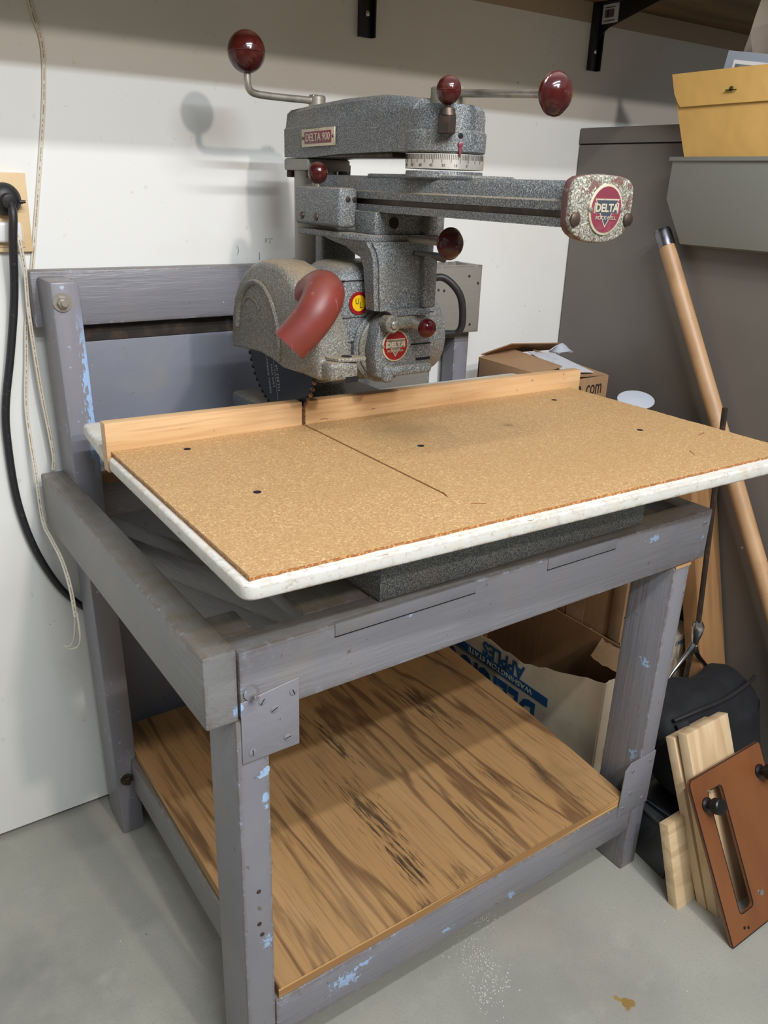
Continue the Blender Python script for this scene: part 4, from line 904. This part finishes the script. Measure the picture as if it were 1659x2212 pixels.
TX = lambda y, z: frame((1.1655, y, z), (0, 1, 0), (0, 0, -1)) # upside-down lettering on the -x face
def flipT(y, z): return Matrix(((0, 0, -1, 1.1655), (1, 0, 0, y), (0, -1, 0, z), (0, 0, 0, 1)))
O('carton_lettering', text('APPLES', .048, flipT(1.155, .217), .0003, .92, .0015), M['blue_ink'], ap)
O('blue_band', G().box(1.1652, 1.1660, 1.009, 1.335, .1745, .196, 0), M['blue_ink'], ap)
O('carton_lettering', text('WASHINGTON STATE', .0185, flipT(1.165, .186) @ Matrix.Translation((0, 0, .0006)), .0003, 1.18), M['carton'], ap)
O('carton_lettering', text('DELICIOUS', .115, flipT(1.215, .125), .0003, .62, .003), M['blue_ink'], ap)
fT = lambda x, z: Matrix(((-1, 0, 0, x), (0, 0, -1, .8675), (0, -1, 0, z), (0, 0, 0, 1)))
O('carton_lettering', text('U.S.A.', .016, fT(1.214, .300), .0003), M['brown_ink'], ap)
g = G(); g.box(1.205, 1.235, .8672, .8680, .118, .150, 0)
for i in range(5): g.box(1.207 + 0, 1.235, .8672, .8680, .100 - i * .012, .106 - i * .012, 0)
O('blue_print', g, M['blue_ink'], ap)
c2, wl = tornbox('white_carton', 1.325, 1.40, .872, .955, 0, .3, .003, M['carton'], 'white carton with small blue print showing between bench leg and steel bar', 'cardboard box')
O('carton_body', G().box(1.303, 1.500, .896, .950, 0, .325, .001), M['carton'], c2)
O('carton_lettering', text('USA 1980', .016, Matrix(((1, 0, 0, 1.420), (0, 0, -1, .8954), (0, 1, 0, .309), (0, 0, 0, 1))), .0003, 1), M['blue_ink'], c2)
tall = thing('tall_carton', (1.37, 1.1, 0), 'tall plain brown carton standing behind the apple carton', 'cardboard box')
O('carton_body', G().box(1.308, 1.432, .962, 1.37, 0, .745, .002), M['card_dark'], tall)
O('corner_flap', G().box(1.3035, 1.309, .953, .985, .318, .742, .001), M['card'], tall)
O('tape_strip', G().box(1.3068, 1.3075, 1.06, 1.11, .02, .742, 0), M['card'], tall)
O('fold_line', G().box(1.32, 1.430, .9605, .9618, .372, .375, 0), M['black_hole'], tall)
am = thing('mailing_carton', (1.25, 1.28, .746), 'open brown mailing carton with dark lettering behind the right end of the fence', 'cardboard box')
O('carton_front', G().box(1.205, 1.4235, 1.176, 1.180, .747, .845, .0005), M['card'], am)
O('carton_side', G().box(1.4195, 1.4235, 1.180, 1.36, .747, .845, .0005), M['card'], am)
O('carton_side', G().box(1.205, 1.209, 1.18, 1.36, .747, .868, .0005), M['card'], am)
O('carton_back', G().box(1.205, 1.4235, 1.356, 1.36, .747, .862, .0005), M['card'], am)
O('carton_bottom', G().box(1.209, 1.4195, 1.18, 1.356, .747, .750, 0), M['card_dark'], am)
def flap(nm, P, mat, th=.0025):
    return O(nm, G().sheet([[Vector(P[0]), Vector(P[1])], [Vector(P[2]), Vector(P[3])]], th), mat, am)
flap('carton_flap', [(1.205, 1.18, .868), (1.205, 1.36, .870), (1.30, 1.20, .872), (1.28, 1.35, .888)], M['card'])
flap('carton_flap', [(1.208, 1.355, .875), (1.4235, 1.36, .868), (1.245, 1.30, .905), (1.40, 1.31, .893)], M['card_dark'])
flap('carton_flap', [(1.4235, 1.18, .846), (1.4235, 1.355, .852), (1.32, 1.185, .850), (1.34, 1.33, .882)], M['card'])
env = flap('shipping_label', [(1.3, 1.19, .861), (1.385, 1.185, .8535), (1.305, 1.31, .882), (1.375, 1.30, .876)], M['label'], .001)
O('carton_lettering', text('n', .046, Matrix(((1, 0, 0, 1.3330), (0, 0, -1, 1.1752), (0, 1, 0, .822), (0, 0, 0, 1))), .0004, .6, .0012), M['brown_ink'], am)
O('carton_lettering', text('.com', .046, Matrix(((1, 0, 0, 1.3770), (0, 0, -1, 1.1752), (0, 1, 0, .822), (0, 0, 0, 1))), .0004, .62), M['brown_ink'], am)
g = G(); pil = []
for i in range(9):
    pil.append([Vector((1.40 + .05 * i / 8, 1.31 + .03 * j / 6, .872 + .018 * math.sin(PI * i / 8) * math.sin(PI * j / 6) + .002 * noise.noise(Vector((i, j, 0))))) for j in range(7)])
O('air_pillow', G().sheet(pil, .004), M['lid'], am)
# yellow package on the tall carton, cloudy dish leaning on the mailing carton, slim tray
yb = thing('yellow_package', (1.35, 1.0, .7455), 'small yellow package seen under the right corner of the table', 'package')
O('package_body', G().box(1.262, 1.440, .965, 1.135, .7462, .784, .002), M['yellow'], yb)
g = G(); g.lathe([(0, .001), (.002, .034), (.006, .040), (.007, .034), (.010, .001)], (1.428, 1.10, .802), (-.25, -.55, 1), 40, sx=1.05, sy=.7)
O('clear_dish', g, M['lid'], None, 'cloudy oval plastic dish poking up behind the table right edge', 'dish')
g = G(); g.prism([(0, 0), (.11, 0), (.105, .010), (.08, .016), (.03, .016), (0, .010)], 0, .04, 'z', .002, T=frame((1.325, 1.00, .785), (1, -.35, 0), (0, 0, 1)))
O('grey_tray', g, M['navy'], None, 'slim dark grey tray edge beside the cloudy plastic dish behind the table', 'tray')
# bin, bag, folders
bn = thing('plastic_tub', (1.34, .74, 0), 'dark grey plastic tub on the floor under the black bag, behind the pine boards', 'storage tub')
O('tub_body', G().prism([(1.146, .655), (1.42, .645), (1.42, .770), (1.165, .775)], 0, .105, 'z', .006, 3), M['bin'], bn)
O('tub_lid', G().prism([(1.143, .652), (1.423, .642), (1.423, .773), (1.162, .778)], .1055, .116, 'z', .004, 3), M['bin'], bn)
for i in range(3):
    z_ = .1165 + i * .0042
    T = Matrix.Translation((1.24, .745, 0)) @ Matrix.Rotation(.05 * i - .05, 4, 'Z')
    O('plastic_folder', G().box(-.07, .12, -.080, .018, z_, z_ + .0034, .001, T=T), M['navy'] if i % 2 else M['black'], None,
      ('lowest', 'middle', 'top')[i] + ' dark plastic folder of the three lying on the tub under the black bag', 'folder', 'folders on the tub')
bag = thing('black_bag', (1.36, .75, .13), 'soft black nylon tool bag slumped on the tub in the right corner', 'bag')
bb = bmesh.new(); bmesh.ops.create_cube(bb, size=1); bmesh.ops.subdivide_edges(bb, edges=bb.edges[:], cuts=14, use_grid_fill=True)
for v in bb.verts:
    p = v.co.copy(); 
    r4 = (abs(p.x * 2) ** 5 + abs(p.y * 2) ** 5 + abs(p.z * 2) ** 5) ** .2
    if r4 > 0: p = p / max(r4, .001) * max(abs(p.x * 2), abs(p.y * 2), abs(p.z * 2))
    hz = p.z + .5
    x = 1.335 + p.x * (.27 + .03 * hz); z = .130 + hz * .176; y = .712 + hz * .068 + p.y * (.112 - .012 * hz)
    n1 = noise.noise(Vector((x * 11, y * 9, z * 7))); n2 = noise.noise(Vector((x * 26, y * 20, z * 10)))
    y += .012 * n1 + .004 * n2; z += (.026 * n1 if p.z > .2 else 0) + .006 * n2; x += .010 * n2
    v.co = Vector((x, min(y, .833 if z > .2 else .80), max(z, .1295)))
g = G(); g.add(bb); O('bag_body', g, M['nylon'], bag, ang=80)
O('bag_piping', G().tube([(1.205, .732, .296), (1.27, .722, .303), (1.35, .720, .300), (1.43, .724, .305), (1.475, .738, .298)], .004, 10), M['black_rubber'], bag)
O('bag_strap', G().tube([(1.215, .722, .295), (1.213, .690, .26), (1.216, .668, .21), (1.22, .655, .15)], .012, 10, flat=.25), M['nylon'], bag)
# leaning pine boards and short block
def leaner(nm, x0, wdt, yb, yt, zt, th, mat, lab, endm=None, dz=0):
    L = math.hypot(yt - yb, zt); T = frame((x0, yb, dz), (1, 0, 0), (0, (yt - yb) / L, zt / L)); g = G(); g.box(0, wdt, 0, L, -th, 0, .0015, T=T)
    return O(nm, g, mat, None, lab, 'board')
leaner('pine_board', 1.160, .124, .5440, .675, .319, .020, M['pine'], 'front one of the two long pale pine boards leaning together behind the router template', dz=.0)
leaner('pine_board', 1.158, .118, .5670, .697, .298, .019, M['pine'], 'rear, slightly shorter one of the two long pine boards, its left edge showing')
leaner('pine_block', 1.1105, .084, .594, .646, .158, .020, M['pine_x'], 'short pale pine block with curved grain standing nearest the bench leg')
# template plate
tp = thing('router_template', (1.23, .50, 0), 'orange-brown slotted plate with two black knobs leaning on the pine boards', 'template')
pyb, pyt, pzt = .4940, .6370, .258
Lp = math.hypot(pyt - pyb, pzt); T = frame((1.1215, pyb, .001), (1, 0, 0), (0, (pyt - pyb) / Lp, pzt / Lp)); W_ = .214
def rrect(x0, x1, y0, y1, r, n=5, rev=False):
    o = []
    for cx, cy_, a0_ in ((x1 - r, y0 + r, -90), (x1 - r, y1 - r, 0), (x0 + r, y1 - r, 90), (x0 + r, y0 + r, 180)):
        for i in range(n + 1): a = math.radians(a0_ + 90 * i / n); o.append((cx + r * math.cos(a), cy_ + r * math.sin(a)))
    return o
pb_ = bmesh.new()
outer = [(0.001, 0), (W_, 0), (W_, Lp - .004), (W_ - .004, Lp), (.008, Lp), (.002, Lp - .004), (0, Lp - .012)]
sx0, sx1, sy0, sy1 = .040, .081, .040, .262
inner = rrect(sx0, sx1, sy0, sy1, .008)
def ringv(P, z): return [pb_.verts.new((x, y, z)) for x, y in P]
for z in (0, .0065):
    ov = ringv(outer, z); iv = ringv(inner, z)
    es = [pb_.edges.new((ov[i], ov[(i + 1) % len(ov)])) for i in range(len(ov))] + [pb_.edges.new((iv[i], iv[(i + 1) % len(iv)])) for i in range(len(iv))]
    bmesh.ops.triangle_fill(pb_, edges=es, use_beauty=True)
    if z == 0: o0, i0 = ov, iv
    else:
        for A_, B_ in ((o0, ov), (i0, iv)):
            for i in range(len(A_)): pb_.faces.new((A_[i], A_[(i + 1) % len(A_)], B_[(i + 1) % len(A_)], B_[i]))
bmesh.ops.recalc_face_normals(pb_, faces=pb_.faces)
bmesh.ops.transform(pb_, matrix=T, verts=pb_.verts); g = G(); g.add(pb_)
plate = O('template_plate', g, M['phenolic'], tp)
rim = G()
for P_ in (outer, inner):
    for i in range(len(P_)):
        a, c = P_[i], P_[(i + 1) % len(P_)]; rim.tube([T @ Vector((a[0], a[1], .0064)), T @ Vector((c[0], c[1], .0064))], .0009, 5, smooth=0)
O('burnt_edge', rim, M['black_hole'], plate)
for kx, ky in ((.030, .243), (.192, .245)):
    g = G(); g.lathe([(0, .013), (.003, .013), (.006, .0075), (.014, .0075), (.017, .014), (.030, .0145), (.032, .0125), (.033, 0)], (kx, ky, .0065), (0, 0, 1), 32)
    bmesh.ops.transform(g.bm, matrix=T, verts=g.bm.verts); O('knob', g, M['black'], tp)
for kx, ky, mt, r_ in ((.108, .052, 'bright', .0058), (.044, .262, 'steel', .0032)):
    g = G(); g.lathe([(0, r_), (.002, r_ * .9), (.0025, 0)], (kx, ky, .0065), (0, 0, 1), 20); bmesh.ops.transform(g.bm, matrix=T, verts=g.bm.verts); O('screw', g, M[mt], tp)
for kx, ky in ((.042, .017), (.052, .013)):
    g = G(); g.lathe([(0, .003), (.0006, .0028)], (kx, ky, .0065), (0, 0, 1), 16); bmesh.ops.transform(g.bm, matrix=T, verts=g.bm.verts); O('hole', g, M['black_hole'], tp)

# ================================================================ FLOOR LITTER
g = G(); random.seed(21)
for (cx, cy_, sx_, sy_, n) in ((.735, .705, .018, .030, 240), (.80, .78, .012, .014, 90), (.70, .66, .01, .02, 70)):
    for i in range(n):
        x = random.gauss(cx, sx_); y = random.gauss(cy_, sy_); s_ = random.uniform(.0005, .0014); a = random.uniform(0, 3)
        if y > .715 and x < 1.1 and False: continue
        g.box(-s_, s_, -s_ * .6, s_ * .6, 0, .0005, 0, T=Matrix.Translation((x, y, .0003)) @ Matrix.Rotation(a, 4, 'Z'))
O('sawdust_crumbs', g, M['white_paint'], None, 'pale crumbs of sawdust and plaster scattered on the concrete floor before the bench', 'sawdust', kind='stuff')
